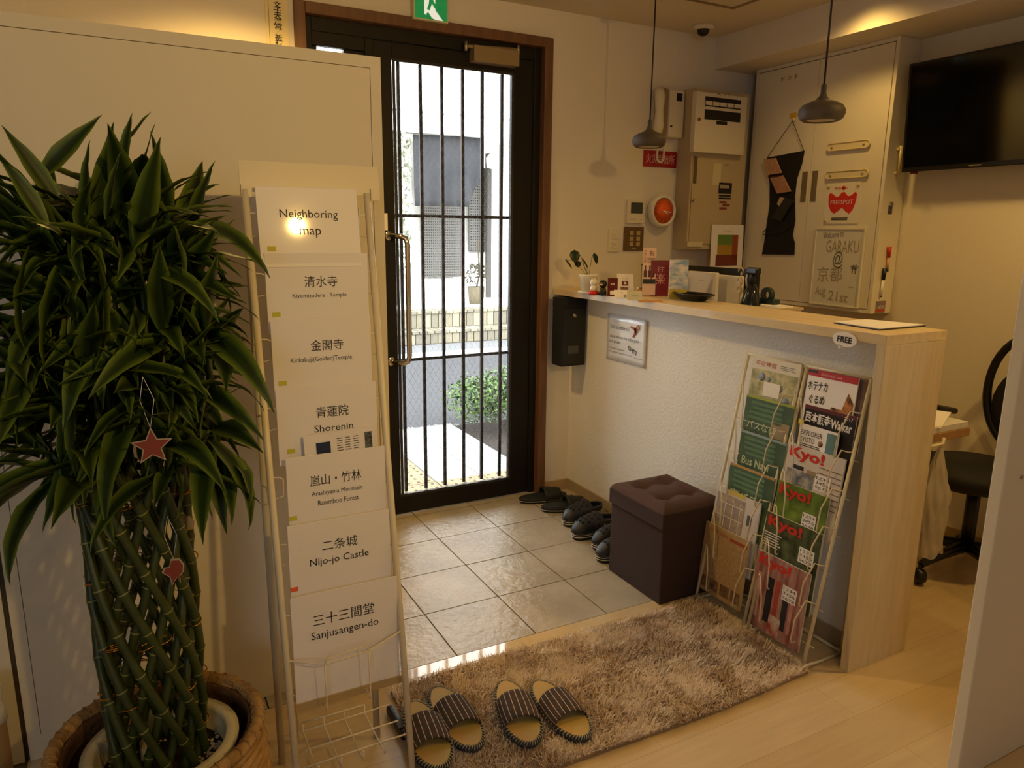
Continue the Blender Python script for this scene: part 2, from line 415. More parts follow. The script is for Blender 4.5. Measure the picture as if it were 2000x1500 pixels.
st_ = sbox('street', -12, 18, 4.84, 7.70, -.4, -.05, M_asph)
st2 = sbox('planting_bed', 2.06, 9, YW+.15, 4.84, -.4, -.04, mat('dark_soil', '#2a231b', 1., bump=1, bscale=60))
gv = B()
sbox('kerb_strip', -12, 18, 7.70, 8.06, -.4, -.045, mat('white_kerb', '#e4e4e0', .8), label='pale kerb line at the far side of the street')
sbox('gutter', -12, 18, 8.06, 8.64, -.4, -.05, mat('gutter_concrete', '#5f6060', .9, bump=.5, bscale=30), label='grey concrete gutter before the brick steps')
gvl = B()
for k in range(500):
    x = random.uniform(.6, 3.2); y = 4.84+random.uniform(0, .10); r = random.uniform(.006, .013)
    lathe(gvl, [(0, -r*.6), (r, 0), (0, r*.6)], (x, y, -.05+r*.5), 5)
tag(obj('gravel_edge', gvl, mat('gravel', '#8a8a86', .9)), 'narrow line of grey gravel along the far porch edge', 'gravel', kind='stuff')
# brick steps: two courses of upright tiles
M_brick = mat('buff_brick', '#7e7763', .8, color2='#706956', vscale=2)
ycols = [(8.68, -.05, .118, 8.96), (8.96, .118, .342, 11.3)]
bs = sbox('brick_steps', -4, 12, 8.70, 11.3, -.4, .105, mat('step_joint', '#7d7462', .9), label='two brick-faced steps across the street')
sb2 = obj('step_core', box(B(), -4, 12, 8.98, 11.3, .105, .33), mat('step_joint', '#7d7462', .9), bs)
x = 2.2; k = 0
M_bricks = [M_brick, mat('buff_brick_light', '#88816c', .8), mat('buff_brick_grey', '#6c6758', .8)]
while x < 5.6:
    wd = .102
    obj('brick', box(B(), x, x+wd-.012, 8.68, 8.71, -.048, .08), random.choice(M_bricks), bs)
    obj('brick', box(B(), x+.05, x+.05+wd-.012, 8.66, 8.955, .085, .118), random.choice(M_bricks), bs)
    obj('brick', box(B(), x+.02, x+.02+wd-.012, 8.96, 8.99, .122, .30), random.choice(M_bricks), bs)
    obj('brick', box(B(), x+.02, x+.02+wd-.012, 8.94, 9.25, .306, .342), random.choice(M_bricks), bs)
    x += wd
obj('white_landing', box(B(), -4, 12, 9.26, 11.3, .33, .342), mat('pale_stone', '#d9d8d2', .8), bs)
# neighbouring building
YB = 10.5
M_bw = mat('white_render', '#e6e4de', .9, bump=.2, bscale=20)
nbd = thing('neighbour_building', 'pale building across the street with lattice doors under a canopy', 'building', (5, YB, .34))
def at(px, py, Y): return ony(px, py, Y)
p0 = at(748, 170, YB); p1 = at(1010, 600, YB)
wL = at(806, 500, YB).x; wR = at(952, 500, YB).x
zt = at(870, 262, YB).z; zd = at(870, 545, YB).z
wbm = B()
box(wbm, -4, wL, YB, YB+.3, .34, zt); box(wbm, wR+1.0, 14, YB, YB+.3, .34, zt)
box(wbm, wL, wR+1.0, YB, YB+.3, .34, zd)
box(wbm, wL, wR+1.0, YB+.25, YB+.3, zd, zt)
obj('wall', wbm, M_bw, nbd)
zl = at(880, 222, 9.4).z
obj('upper_wall', box(B(), -4, 14, 9.6, YB+.3, at(880, 262, 9.6).z, 7.5), M_bw, nbd)
obj('fascia_joint', box(B(), -4, 14, 9.585, 9.6, at(880, 224, 9.6).z-.012, at(880, 224, 9.6).z+.012), mat('grey_joint', '#707070', .8), nbd)
M_lat = mat('grey_lattice', '#56544f', .8)
def lattice(pxl, pxr_, pyt, pyb, nx, ny):
    a0 = at(pxl, pyb, YB+.1); a1 = at(pxr_, pyt, YB+.1)
    d = obj('lattice_door', box(B(), a0.x, a1.x, YB+.14, YB+.17, a0.z, a1.z), mat('paper_door', '#a5a49f', .9), nbd)
    bm = B()
    for i in range(nx+1):
        x = a0.x+(a1.x-a0.x)*i/nx; box(bm, x-.012, x+.012, YB+.10, YB+.139, a0.z, a1.z)
    for j in range(ny+1):
        z = a0.z+(a1.z-a0.z)*j/ny; box(bm, a0.x, a1.x, YB+.095, YB+.125, z-.012, z+.012)
    tag(obj('lattice_bars', bm, M_lat, d), kind='stuff')
lattice(829, 864, 330, 540, 9, 40); lattice(865, 900, 330, 540, 9, 40); lattice(918, 948, 330, 492, 7, 30)
q0, q1 = at(951, 560, YB-.05), at(960, 300, YB-.05)
obj('post', box(B(), q0.x, q1.x, YB-.06, YB+.02, .34, q1.z), mat('weathered_post', '#44423e', .9), nbd)
q0, q1 = at(945, 330, YB-.1), at(968, 292, YB-.1)
obj('wall_lamp', lathe(B(), [(0, 0), (.07, .02), (.08, .16), (.03, .22), (0, .22)], ((q0.x+q1.x)/2, YB-.15, q0.z), 14), mat('lamp_glass', '#f0f0ec', .3), nbd)
q0, q1 = at(974, 575, YB-.2), at(984, 505, YB-.2)
obj('downpipe', tube(B(), ((q1.x, YB-.12, .34), (q1.x, YB-.12, 2.9)), .05, 10), mat('pale_pipe', '#bdbbb4', .6), nbd)
# dark cloth curtain hung under the canopy
Yn = 9.75
n0 = at(806, 275, Yn); nb_ = at(810, 402, Yn); n2 = at(914, 404, Yn); n3 = at(935, 352, Yn); n4 = at(943, 268, Yn)
nl = at(806, 262, Yn)
cur = thing('cloth_curtain', 'large dark grey cloth hung under the canopy across the street', 'curtain', (n0.x, Yn, 2.0))
def curt(u, v):
    top = nl.lerp(n4, u)
    bot = nb_.lerp(n2, min(1, u/.8)) if u < .8 else n2.lerp(n3, (u-.8)/.2)
    p = top.lerp(bot, v); p.y = Yn + .03*math.sin(u*30)*v; return p
bm = B(); quadgrid(bm, curt, 40, 10); o = obj('cloth', bm, mat('dark_grey_cloth', '#28292b', .95, color2='#303133', vscale=3), cur, smooth=True)
sm = o.modifiers.new('s', 'SOLIDIFY'); sm.thickness = .004
obj('curtain_rod', tube(B(), (nl+Vector((-.1, 0, .02)), n4+Vector((.3, 0, .02))), .015, 8), M_dark, cur)
# hanging pot with dry plant
hp0 = at(930, 545, 9.6); hp1 = at(931, 570, 9.6)
pp = thing('dried_plant_pot', 'brown dried plant in a pot beside the lattice doors', 'plant', (hp0.x, 9.6, .342))
obj('pot', lathe(B(), [(0, 0), (.10, 0), (.13, .25), (.12, .25), (0, .22)], (hp0.x, 9.6, .342), 16), mat('tan_pot', '#5a523e', .9), pp)
bm = B()
for k in range(140):
    a_ = random.uniform(0, 2*PI); e = random.uniform(-.3, 1.2); r = random.uniform(.08, .22)
    c = Vector((hp0.x+r*math.cos(a_)*math.cos(e), 9.6+r*math.sin(a_)*math.cos(e), .70+.22*math.sin(e)))
    s = .03; n = Vector((random.gauss(0, 1), random.gauss(0, 1), random.gauss(0, 1))).normalized(); t = n.orthogonal().normalized()
    poly(bm, [c-t*s, c+n.cross(t)*s*.5, c+t*s, c-n.cross(t)*s*.5], n, .002)
tag(obj('foliage', bm, mat('dry_leaf', '#4a4632', .9, color2='#35342a', vscale=20), pp), kind='stuff')
obj('stem', tube(B(), ((hp0.x, 9.6, .55), (hp0.x+.05, 9.6, .75), (hp0.x+.02, 9.58, 1.25)), .012, 6), mat('dry_stem', '#3f3828', .9), pp)
# leafy scatter helper
def foliage(name, clumps, n, s, m, parent, seed=1):
    rs = np.random.RandomState(seed); V = []; Fc = []
    for c, r in clumps:
        k = int(n*len(clumps)/len(clumps))
        d = rs.normal(size=(k, 3)); d /= np.linalg.norm(d, axis=1)[:, None]
        P = np.array(c)+d*np.array(r)*(rs.uniform(.55, 1.05, (k, 1)))
        for p, dd in zip(P, d):
            nn = dd+rs.normal(size=3)*.5; nn /= np.linalg.norm(nn); t = np.cross(nn, rs.normal(size=3)); t /= np.linalg.norm(t); b = np.cross(nn, t)
            q = s*rs.uniform(.7, 1.3); i0 = len(V)
            V += [p-t*q, p+b*q*.42+nn*q*.15, p+t*q, p-b*q*.42+nn*q*.15]; Fc += [(i0, i0+1, i0+2, i0+3)]
    me = bpy.data.meshes.new(name); me.from_pydata([tuple(v) for v in V], [], Fc); me.materials.append(m)
    o = bpy.data.objects.new(name, me); COL.objects.link(o)
    if parent is not None:
        o.parent = parent; me.transform(wm(parent).inverted()); WM[o.name] = wm(parent)
    o['kind'] = 'stuff'; return o
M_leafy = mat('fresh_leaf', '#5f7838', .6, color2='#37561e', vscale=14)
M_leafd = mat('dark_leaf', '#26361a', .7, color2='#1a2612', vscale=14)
bsh = thing('porch_shrub', 'green leafy azalea shrub in the bed beside the porch', 'shrub', (2.5, 4.6, -.04))
cl = [((2.22, 4.66, .19), (.26, .30, .17)), ((2.45, 4.55, .25), (.28, .30, .20)), ((2.68, 4.60, .28), (.28, .32, .24)), ((2.9, 4.7, .28), (.3, .34, .26)), ((2.45, 4.95, .16), (.40, .22, .18)), ((3.15, 4.6, .28), (.34, .34, .28))]
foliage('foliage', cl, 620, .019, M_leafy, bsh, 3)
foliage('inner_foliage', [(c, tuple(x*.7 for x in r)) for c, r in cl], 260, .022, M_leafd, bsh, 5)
bm = B()
for k in range(30):
    p = Vector((random.uniform(2.5, 3.0), random.uniform(4.4, 4.9), -.04)); tube(bm, (p, p+Vector((random.uniform(-.1, .1), random.uniform(-.1, .1), .2)), p+Vector((random.uniform(-.2, .2), random.uniform(-.2, .2), .36))), [.007, .005, .002], 5)
obj('branch', bm, mat('twig', '#4b3d2c', .9), bsh)
bm = B(); tw = ony(966, 715, 4.55)
for k in range(5): tube(bm, (Vector((2.45+.03*k, 4.6, .3)), tw+Vector((.02*k-.03, .02, -.03*k))), [.003, .0012], 4)
obj('twig', bm, M_leafy, bsh)
tr = thing('street_tree', 'pale leafy tree beside the building across the street', 'tree', (at(772, 600, 9.9).x, 9.9, .342))
tx = at(772, 400, 9.9)
obj('trunk', tube(B(), ((tx.x-.05, 9.9, .342), (tx.x, 9.9, 1.2), (tx.x-.03, 9.9, 2.2)), [.05, .04, .02], 8), mat('bark', '#8b8273', .9), tr)
foliage('foliage', [((tx.x, 9.9, z), (.24, .24, .26)) for z in (.9, 1.3, 1.7, 2.1, 2.45)], 110, .05, mat('pale_leaf', '#8d9476', .8, color2='#6e7560', vscale=9), tr, 8)
sbox('street_side_wall', 11.0, 11.3, 4.9, 10.5, -.05, 5, M_bw, label='pale wall closing the street on the right')

# ================================================================ LEFT: PARTITION, LEAFLET RACK, PLANT
YP = 2.08
pt = thing('partition_panel', 'wide cream screen panel standing before the entrance door', 'partition', (.18, YP, 0))
PX0, PX1, PZ = -.330, .681, 1.854
fr = .030
bm = B(); box(bm, PX0+fr+.0015, PX1-fr-.0015, YP, YP+.03, .04+fr, PZ-fr-.0015)
obj('panel', bm, M_panel, pt)
bm = B(); box(bm, PX0, PX0+fr, YP-.001, YP+.034, .0, PZ); box(bm, PX1-fr, PX1, YP-.001, YP+.034, 0, PZ); box(bm, PX0+fr, PX1-fr, YP-.001, YP+.034, PZ-fr, PZ); box(bm, PX0+fr, PX1-fr, YP-.001, YP+.034, 0, .04+fr)
obj('frame', bm, M_panel, pt)
obj('joint', box(B(), PX0+fr, PX1-fr, YP+.012, YP+.02, .04+fr, PZ-fr), M_line, pt)
p2 = thing('partition_panel', 'second cream screen panel left of the big plant, only its edge seen', 'partition', (-.85, YP, 0))
obj('panel', box(B(), -1.33, PX0-.012, YP, YP+.034, 0, PZ), M_panel, p2)
obj('edge_strip', box(B(), PX0-.012, PX0-.001, YP+.008, YP+.028, 0, PZ-.01), mat('dark_gap_strip', '#4d4334', .8), p2)
# wooden post with white cap at the far left edge
lp = thing('wooden_post', 'wooden post with a white plastic cap at the far left', 'post', (-.395, 1.98, 0))
pq = ony(-4, 1400, 1.98)
obj('post', lathe(B(), [(0, 0), (.022, 0), (.022, pq.z), (0, pq.z)], (pq.x-.006, 1.98, 0), 16), mat('post_wood', '#a07f52', .6), lp)
obj('cap', lathe(B(), [(.0, -.01), (.026, -.01), (.024, .03), (.018, .045), (.024, .06), (.022, .085), (.010, .10), (0, .10)], (pq.x-.006, 1.98, pq.z), 16), mat('white_plastic', '#ece8dc', .4), lp)

# ---- leaflet rack (front rails lean back, rear rails upright)
def ry(z): return 1.55 + .17*z
xl, xr = .262, .547
rk = thing('leaflet_rack', 'tall cream wire rack holding framed destination sheets', 'rack', ((xl+xr)/2, 1.66, 0))
for x in (xl, xr): obj('front_rail', tube(B(), ((x, ry(0), .008), (x-.001, ry(1.47), 1.475)), .0082, 12), M_wire, rk)
for x, y in ((xl-.002, 1.768), (xr-.032, 1.752)): obj('rear_rail', tube(B(), ((x, y, 0), (x+.004, ry(1.45)+.012, 1.44)), .009, 12), mat('cream_rail_grey', '#cfc4a8', .4), rk)
hA, hB = ony(465, 318, ry(1.53)+.004), ony(737, 328, ry(1.53)+.004)
obj('header_board', poly(B(), [(hA.x, ry(1.46)+.002, 1.470), (hB.x, ry(1.46)+.002, 1.470), (hB.x, ry(1.54)+.002, 1.540), (hA.x, ry(1.54)+.002, 1.540)], (0, 1, 0), .004), mat('clear_cream_board', '#e2d6bd', .3, coat=.3), rk)
for x in (hA.x+.012, hB.x-.012): obj('header_clip', box(B(), x-.012, x+.010, ry(1.46)-.004, ry(1.46)+.010, 1.458, 1.486), M_wire, rk)
tops = [((497, 361), (695, 371)), ((515, 493), (717, 496)), ((527, 622), (723, 618)), ((537, 756), (734, 749)), ((557, 893), (751, 873)), ((560, 1022), (760, 1001)), ((566, 1163), (770, 1132))]
SH = []
for (l, r_) in tops:
    z = 1.3
    for _ in range(12):
        P = ony(l[0], l[1], ry(z)-.016); Q = ony(r_[0], r_[1], ry(z)-.016); z = (P.z+Q.z)/2
    SH.append((P.x, Q.x, z, ry(z)-.016))
words = [['Neighboring\nmap', 'en'], ['清水寺', 'Kiyomizudera   Temple'], ['金閣寺', 'Kinkakuji(Golden)Temple'], ['青蓮院', 'Shorenin'], ['嵐山・竹林', 'Arashiyama Mountain\nBammboo Forest'], ['二条城', 'Nijo-jo Castle'], ['三十三間堂', 'Sanjusangen-do']]
where = ['at the top of the rack', 'second from the top', 'third from the top', 'fourth from the top, behind a small brochure', 'third from the bottom', 'second from the bottom', 'lowest on the rack']
what = ['Neighboring map', 'Kiyomizudera Temple', 'Kinkakuji Temple', 'Shorenin', 'Arashiyama Mountain', 'Nijo-jo Castle', 'Sanjusangen-do']
M_sticky = mat('yellow_tab', '#c9c43a', .6); M_stickyo = mat('orange_tab', '#e8663a', .6)
Y_S = []
for k, ((x0, x1, zt_, y), wd, wh, wt) in enumerate(zip(SH, words, where, what)):
    hh = .185 if k < 6 else .285
    x1 = max(x1, x0+.235)
    if k == 6: x1 = x0+.262
    sh = thing('map_sheet', 'laminated white sheet reading %s, %s' % (wt, wh), 'sheet', ((x0+x1)/2, y, zt_-hh), group='laminated sheets on the leaflet rack')
    tl = .035*hh
    Fm = frame(((x0+x1)/2, y-.002+tl*0, zt_), (1, 0, 0), (0, .035, 1))
    Fm = frame(((x0+x1)/2, y, zt_), (1, 0, 0), (0, .15 if k == 0 else .02, 1))
    W = x1-x0
    obj('sheet', box(B(), -W/2, W/2, -hh, 0, -.0022, 0, Fm), M_laminated, sh, bevel=.001)
    def TF(u, v): return Fm @ Matrix.Translation((u, v, 0))
    if k == 0:
        text('Neighboring', TF(.0, -.064), w=.135, parent=sh); text('map', TF(.0, -.106), w=.050, parent=sh)
    elif k == 1: text(wd[0], TF(.006, -.066), w=.078, h=.026, parent=sh); text(wd[1], TF(.002, -.100), w=.128, h=.0125, parent=sh)
    elif k == 2: text(wd[0], TF(.010, -.066), w=.078, h=.026, parent=sh); text(wd[1], TF(-.004, -.100), w=.146, h=.0145, parent=sh)
    elif k == 3: text(wd[0], TF(.010, -.064), w=.078, h=.027, parent=sh); text(wd[1], TF(.012, -.104), w=.094, h=.017, parent=sh)
    elif k == 4:
        text(wd[0], TF(-.004, -.064), w=.124, h=.027, parent=sh); text('Arashiyama Mountain', TF(-.002, -.098), w=.124, h=.0145, parent=sh); text('Bammboo Forest', TF(.000, -.121), w=.100, h=.0125, parent=sh)
    elif k == 5: text(wd[0], TF(-.002, -.064), w=.086, h=.027, parent=sh); text(wd[1], TF(-.004, -.104), w=.144, h=.024, parent=sh)
    else: text(wd[0], TF(-.006, -.070), w=.150, h=.030, parent=sh); text(wd[1], TF(-.004, -.112), w=.166, h=.026, parent=sh)
    if k < 6:
        zb = zt_-SH[k+1][2]
        u = [-W/2+.026, -W/2+.020, -W/2+.020, -W/2+.028, -W/2+.010, -W/2+.008][k]
        obj('index_tab', box(B(), u-.009, u+.009, -zb+.003, -zb+.014, .0003, .0012, Fm), M_stickyo if k == 5 else M_sticky, sh, label='orange tab' if k == 5 else 'yellow tab')
    Y_S.append((Fm, W))
# brochure tucked in front of the fourth sheet
Pb, Qb = ony(592, 851, SH[4][3]+.008), ony(728, 833, SH[4][3]+.008)
br = thing('small_brochure', 'white brochure with a blue picture tucked in behind the Arashiyama sheet', 'brochure', ((Pb.x+Qb.x)/2, Pb.y, Pb.z-.2))
Fb = frame(((Pb.x+Qb.x)/2, SH[4][3]+.008, (Pb.z+Qb.z)/2), (1, 0, .03), (-.03, .02, 1)); Wb = Qb.x-Pb.x
obj('sheet', box(B(), -Wb/2, Wb/2, -.17, 0, -.002, 0, Fb), M_laminated, br)
bm = B(); patch(bm, Fb, -Wb/2+.028, -Wb/2+.062, -.12, -.022); obj('blue_picture', bm, mat('navy_print', '#1c2c50', .5), br)
bm = B(); patch(bm, Fb, Wb/2-.022, Wb/2-.004, -.12, -.012); obj('photo', bm, mat('grey_print', '#6c757c', .5, color2='#232323', vscale=120), br)
for u in (0, 1, 2): lines(br, Fb, -.006+.020*u, .008+.020*u, [-.018-.006*i for i in range(14)], t=.0014)
# wires of the rack: pockets
def rw(pts, r=.0017): return tube(B(), pts, r, 6)
for k in range(7):
    z = SH[k][2]-.045 if k else SH[0][2]-.06
    y = ry(z)
    for x, s in ((xl, 1), (xr, -1)):
        obj('pocket_wire', rw([(x, y, z), (x+.02*s, y-.001, z-.001), (x+.028*s, y-.004, z-.006), (x+.028*s, y+.004, z-.05), (x, y-.002, z-.055)]), M_wire, rk)
zb7 = onz(0, 0).z
P1 = ony(567, 1298, ry(.42)); 
z6 = SH[6][2]-.150
y6 = ry(z6)
front = [(xl, y6, z6+.002), (xl+.006, y6-.006, z6), (xl+.078, y6-.048, z6-.006), (xl+.165+.02, y6-.048, z6+.0), (xr-.010, y6-.010, z6+.006), (xr, y6, z6+.004)]
obj('pocket_wire', rw(front, .0022), M_wire, rk)
a1, a2 = front[2], front[3]
obj('pocket_wire', rw([a1, (a1[0]+.003, a1[1], a1[2]+.010), (a1[0]+.010, a1[1], a1[2]+.014), (a2[0]-.010, a2[1], a2[2]+.014), (a2[0]-.003, a2[1], a2[2]+.010), a2], .002), M_wire, rk)
for p in (a1, a2): obj('pocket_wire', rw([p, (p[0]+.002, p[1]+.004, z6-.125), (p[0]+.004, p[1]+.018, z6-.142), (p[0]+.004, p[1]+.075, z6-.128)], .0019), M_wire, rk)
obj('bottom_rail', box(B(), xl, xr, ry(z6-.12)+.02, ry(z6-.12)+.026, z6-.145, z6-.125), mat('tan_rail', '#b59a6c', .5), rk)
obj('pocket_wire', rw([(xl, y6, .30), (xl+.02, y6+.012, .28), (xl+.02, y6+.02, .16)], .0019), M_wire, rk)
# low tray of wires near the floor
zz = .10
for y in (1.60, 1.66, 1.735): obj('tray_wire', rw([(xl, y, zz), (xr, y, zz+.002)], .0022), M_wire, rk)
for x in (xl+.05, xl+.105, xl+.16, xl+.215): obj('tray_wire', rw([(x, 1.735, zz+.025), (x, 1.733, zz), (x, 1.56, zz), (x, 1.555, zz+.03)], .0022), M_wire, rk)
obj('tray_wire', rw([(xl+.05, 1.735, zz+.025), (xl+.215, 1.735, zz+.025)], .0022), M_wire, rk)
# door stop by the partition foot
ds = thing('door_stop', 'small black rubber door stop behind the striped slippers', 'door stop', (.585, 1.80, 0))
bm = B(); box(bm, .568, .592, 1.70, 1.84, 0, .028); obj('body', bm, M_black, ds, bevel=.009)
obj('plate', box(B(), .569, .591, 1.72, 1.76, .028, .030), mat('brown_rubber', '#3a2412', .6), ds)

# ---- potted plant in a basket
PC = Vector((-.018, 1.612, 0))
bk = thing('planter_basket', 'round woven straw basket on the floor under the big plant', 'basket', (PC.x, PC.y, 0))
M_straw = mat('woven_straw', '#c8a06a', .75, bump=.5, bscale=70, color2='#9c7644', vscale=16, stretch=(1, 1, 3.5))
RB, HB = .211, .30
def bprof(z):
    t = z/HB; return RB*(.80+.24*math.sin(PI*(.15+.62*t))) if t < 1 else RB
core = []
for i in range(14): z = HB*.97*i/13; core.append((bprof(z)-.010, z))
inner = [(bprof(z)-.020, z) for z in [HB*.97*(13-i)/13 for i in range(11)]]
obj('basket_wall', lathe(B(), [(0, 0)]+core+inner+[(0, .06)], (PC.x, PC.y, 0), 48), mat('straw_inside', '#6b4a2c', .9, bump=1., bscale=60), bk)
NB = 15
for i in range(NB):
    z = .012+HB*.93*i/(NB-1)
    r = bprof(z)-.002; pts = []
    for j in range(64):
        a_ = 2*PI*j/64; rr = r + .0028*math.sin(a_*16+PI*(i % 2)); pts.append((PC.x+rr*math.cos(a_), PC.y+rr*math.sin(a_), z+.0012*math.sin(a_*5+i)))
    obj('straw_strand', tube(B(), pts, .0102, 6, closed=True), M_straw, bk)
pts = [(PC.x+(RB-.004)*math.cos(2*PI*j/64), PC.y+(RB-.004)*math.sin(2*PI*j/64), HB-.004+.002*math.sin(j*1.3)) for j in range(64)]
obj('rim', tube(B(), pts, .0135, 8, closed=True), M_straw, bk)
bm = B()
for j in range(48):
    a_ = 2*PI*j/48; c = Vector((PC.x+(RB-.004)*math.cos(a_), PC.y+(RB-.004)*math.sin(a_), HB-.004)); d = Vector((math.cos(a_), math.sin(a_), 0)); t = Vector((-d.y, d.x, 0))
    ring = [c + (d*math.cos(q)+Vector((0, 0, 1))*math.sin(q))*.0145 + t*.006*(q/PI-1) for q in [2*PI*k/8 for k in range(8)]]
    tube(bm, ring, .0022, 4, closed=True)
obj('rim_binding', bm, M_straw, bk)
po = thing('plant_pot', 'white round plastic pot set inside the straw basket', 'pot', (PC.x+.004, PC.y-.012, .05))
PR = .157
obj('pot_shell', lathe(B(), [(0, .06), (PR-.02, .06), (PR-.004, .29), (PR+.002, .295), (PR+.002, .305), (PR-.022, .308), (PR-.027, .30), (PR-.032, .24), (0, .235)], (PC.x+.004, PC.y-.012, -.025), 48), mat('pot_plastic', '#d9cfae', .35), po)
so = obj('soil', lathe(B(), [(0, .248), (.07, .252), (PR-.030, .246), (PR-.031, .20), (0, .2)], (PC.x+.004, PC.y-.012, -.02), 32), mat('potting_soil', '#33241a', 1., bump=1., bscale=90), po)
bm = B(); rs = random.Random(4)
for k in range(260):
    a_ = rs.uniform(0, 2*PI); rr = (PR-.036)*math.sqrt(rs.uniform(.28, 1)); q = rs.uniform(.0028, .0062)
    if rs.random() < .45: a_ = rs.choice((rs.uniform(-.9, .3), rs.uniform(3.6, 5.6)))
    lathe(bm, [(0, -q*.8), (q*.9, -q*.2), (q*.7, q*.5), (0, q*.8)], (PC.x+.004+rr*math.cos(a_), PC.y-.012+rr*math.sin(a_), .231), 6)
tag(obj('pebbles', bm, mat('white_pebble', '#d2c4aa', .7), po), kind='stuff')
wt = onz(287, 1452, .27)
wi = thing('water_gauge', 'small cream plastic gauge sticking up from the pot soil', 'gauge', (wt.x, wt.y, .22))
obj('gauge', poly(B(), [(wt.x-.015, wt.y, .22), (wt.x+.015, wt.y, .22), (wt.x+.015, wt.y, .272), (wt.x+.008, wt.y, .281), (wt.x-.008, wt.y, .281), (wt.x-.015, wt.y, .272)], (0, 1, 0), .01), mat('gauge_plastic', '#cfc5a2', .35), wi, bevel=.002)

pl = thing('lattice_bamboo_plant', 'tall lucky bamboo with braided canes and dark glossy leaves', 'plant', (PC.x, PC.y, .22))
M_cane = mat('green_cane', '#3f4a1f', .42, color2='#2f3a17', vscale=20)
M_node = mat('cane_node', '#8b8a4c', .6)
RC = .082; Zb, Zt = .225, .955; NC = 11
caneends = []
def cane_r(z): return RC*(1+.10*math.sin((z-Zb)*4.2)) + (.018*(z-.8)/.15 if z > .8 else 0)
for s in (1, -1):
    for i in range(NC):
        a0 = 2*PI*(i+(.25 if s > 0 else -.25))/NC; n = 40; pts = []; rad = []
        turn = 2.9
        for k in range(n+1):
            t = k/n; z = Zb+(Zt-Zb)*t; a_ = a0+s*turn*t; r = cane_r(z)+(.007 if s < 0 else -.007)
            pts.append(Vector((PC.x+r*math.cos(a_), PC.y+r*math.sin(a_), z))); rad.append(.0090 if (k+i*3) % 5 else .0108)
        bm = tube(B(), pts, rad, 8)
        for k in range(n+1):
            if (k+i*3) % 5 == 0 and 0 < k < n:
                p = pts[k]; t = (pts[k+1]-pts[k-1]).normalized()
                tube(bm, (p-t*.0014, p+t*.0014), .0114, 8, mi=1, caps=False)
        obj('cane', bm, [M_cane, M_node], pl)
        caneends.append((pts[-1], (pts[-1]-pts[-3]).normalized(), a0+s*turn, s))
# gold twist wires binding the canes
M_gold = mat('gold_wire', '#d99a3a', .22, metal=1)
for z in (.30, .43, .56, .69, .86):
    for k in range(7):
        a_ = random.uniform(0, 2*PI); r = cane_r(z)+.006
        c = Vector((PC.x+r*math.cos(a_), PC.y+r*math.sin(a_), z+random.uniform(-.006, .006)))
        d = Vector((math.cos(a_), math.sin(a_), 0)); t = Vector((-d.y, d.x, .25)).normalized()
        obj('gold_tie', tube(B(), [c+t*(.016*math.cos(q))+d*(.013*math.sin(q)) for q in [2*PI*j/12 for j in range(12)]], .0013, 5, closed=True), M_gold, pl)
for z in (.46, .60, .84): obj('binding_wire', tube(B(), [(PC.x+(cane_r(z)-.012)*math.cos(2*PI*j/24), PC.y+(cane_r(z)-.012)*math.sin(2*PI*j/24), z+.002*math.sin(j)) for j in range(24)], .001, 5, closed=True), M_dark, pl)
# leaves: a few leaf shapes shared by all leaf objects, coloured by the distance from the midrib (UV)
M_leaf = bpy.data.materials.new('variegated_leaf'); M_leaf.use_nodes = True
nt = M_leaf.node_tree; b = nt.nodes['Principled BSDF']; b.inputs['Roughness'].default_value = .45; b.inputs['Specular IOR Level'].default_value = .3
uv = nt.nodes.new('ShaderNodeTexCoord'); sp = nt.nodes.new('ShaderNodeSeparateXYZ'); rp = nt.nodes.new('ShaderNodeValToRGB')
nt.links.new(uv.outputs['UV'], sp.inputs[0]); nt.links.new(sp.outputs['X'], rp.inputs[0]); nt.links.new(rp.outputs[0], b.inputs['Base Color'])
e = rp.color_ramp.elements; e[0].position = .30; e[0].color = lin('#22330f'); e[1].position = .62; e[1].color = lin('#465a1c')
q = rp.color_ramp.elements.new(.96); q.color = lin('#64762a')
def leaf_mesh(L, W, droop, fold, twist=0.):
    bm = B(); uvl = bm.loops.layers.uv.new('UV'); n = 12
    rows = []
    ang = 0.; p = Vector((0, 0, 0)); sl = L/n
    for i in range(n+1):
        t = i/n
        wdt = W*(.25+.75*math.sin(PI*min(1, t*2.1+.06)*.5))*max(0, 1-t**2.3)**1.25 + .0006
        d = Vector((math.cos(ang), 0, math.sin(ang)))
        nn = Vector((-math.sin(ang), 0, math.cos(ang)))
        tw = twist*t
        side = Vector((0, 1, 0))*math.cos(tw)+nn*math.sin(tw)
        up_ = nn*math.cos(tw)-Vector((0, 1, 0))*math.sin(tw)
        wv = .002*math.sin(t*22)
        row = []
        for v, uu in ((-1, 1), (-.5, .5), (0, 0), (.5, .5), (1, 1)):
            row.append((bm.verts.new(p+side*v*wdt/2+up_*(abs(v)*wdt*fold+(wv if abs(v) == 1 else 0))), uu))
        rows.append(row); p = p+d*sl; ang -= droop/n*(.35+1.3*t)
    for a_, b_ in zip(rows[:-1], rows[1:]):
        for k in range(4):
            f = bm.faces.new((a_[k][0], a_[k+1][0], b_[k+1][0], b_[k][0])); f.smooth = True
            for lp_, u_ in zip(f.loops, (a_[k][1], a_[k+1][1], b_[k+1][1], b_[k][1])): lp_[uvl].uv = (u_, .5)
    me = bpy.data.meshes.new('leaf'); bm.to_mesh(me); bm.free(); me.materials.append(M_leaf); return me
LM = [leaf_mesh(.23, .060, .25, .16), leaf_mesh(.25, .062, .8, .12, .3), leaf_mesh(.22, .056, 1.2, .14, -.3), leaf_mesh(.26, .060, 1.6, .10, .2), leaf_mesh(.17, .038, .2, .25, .2), leaf_mesh(.23, .056, .5, .18, -.4)]
Winv = wm(pl).inverted()
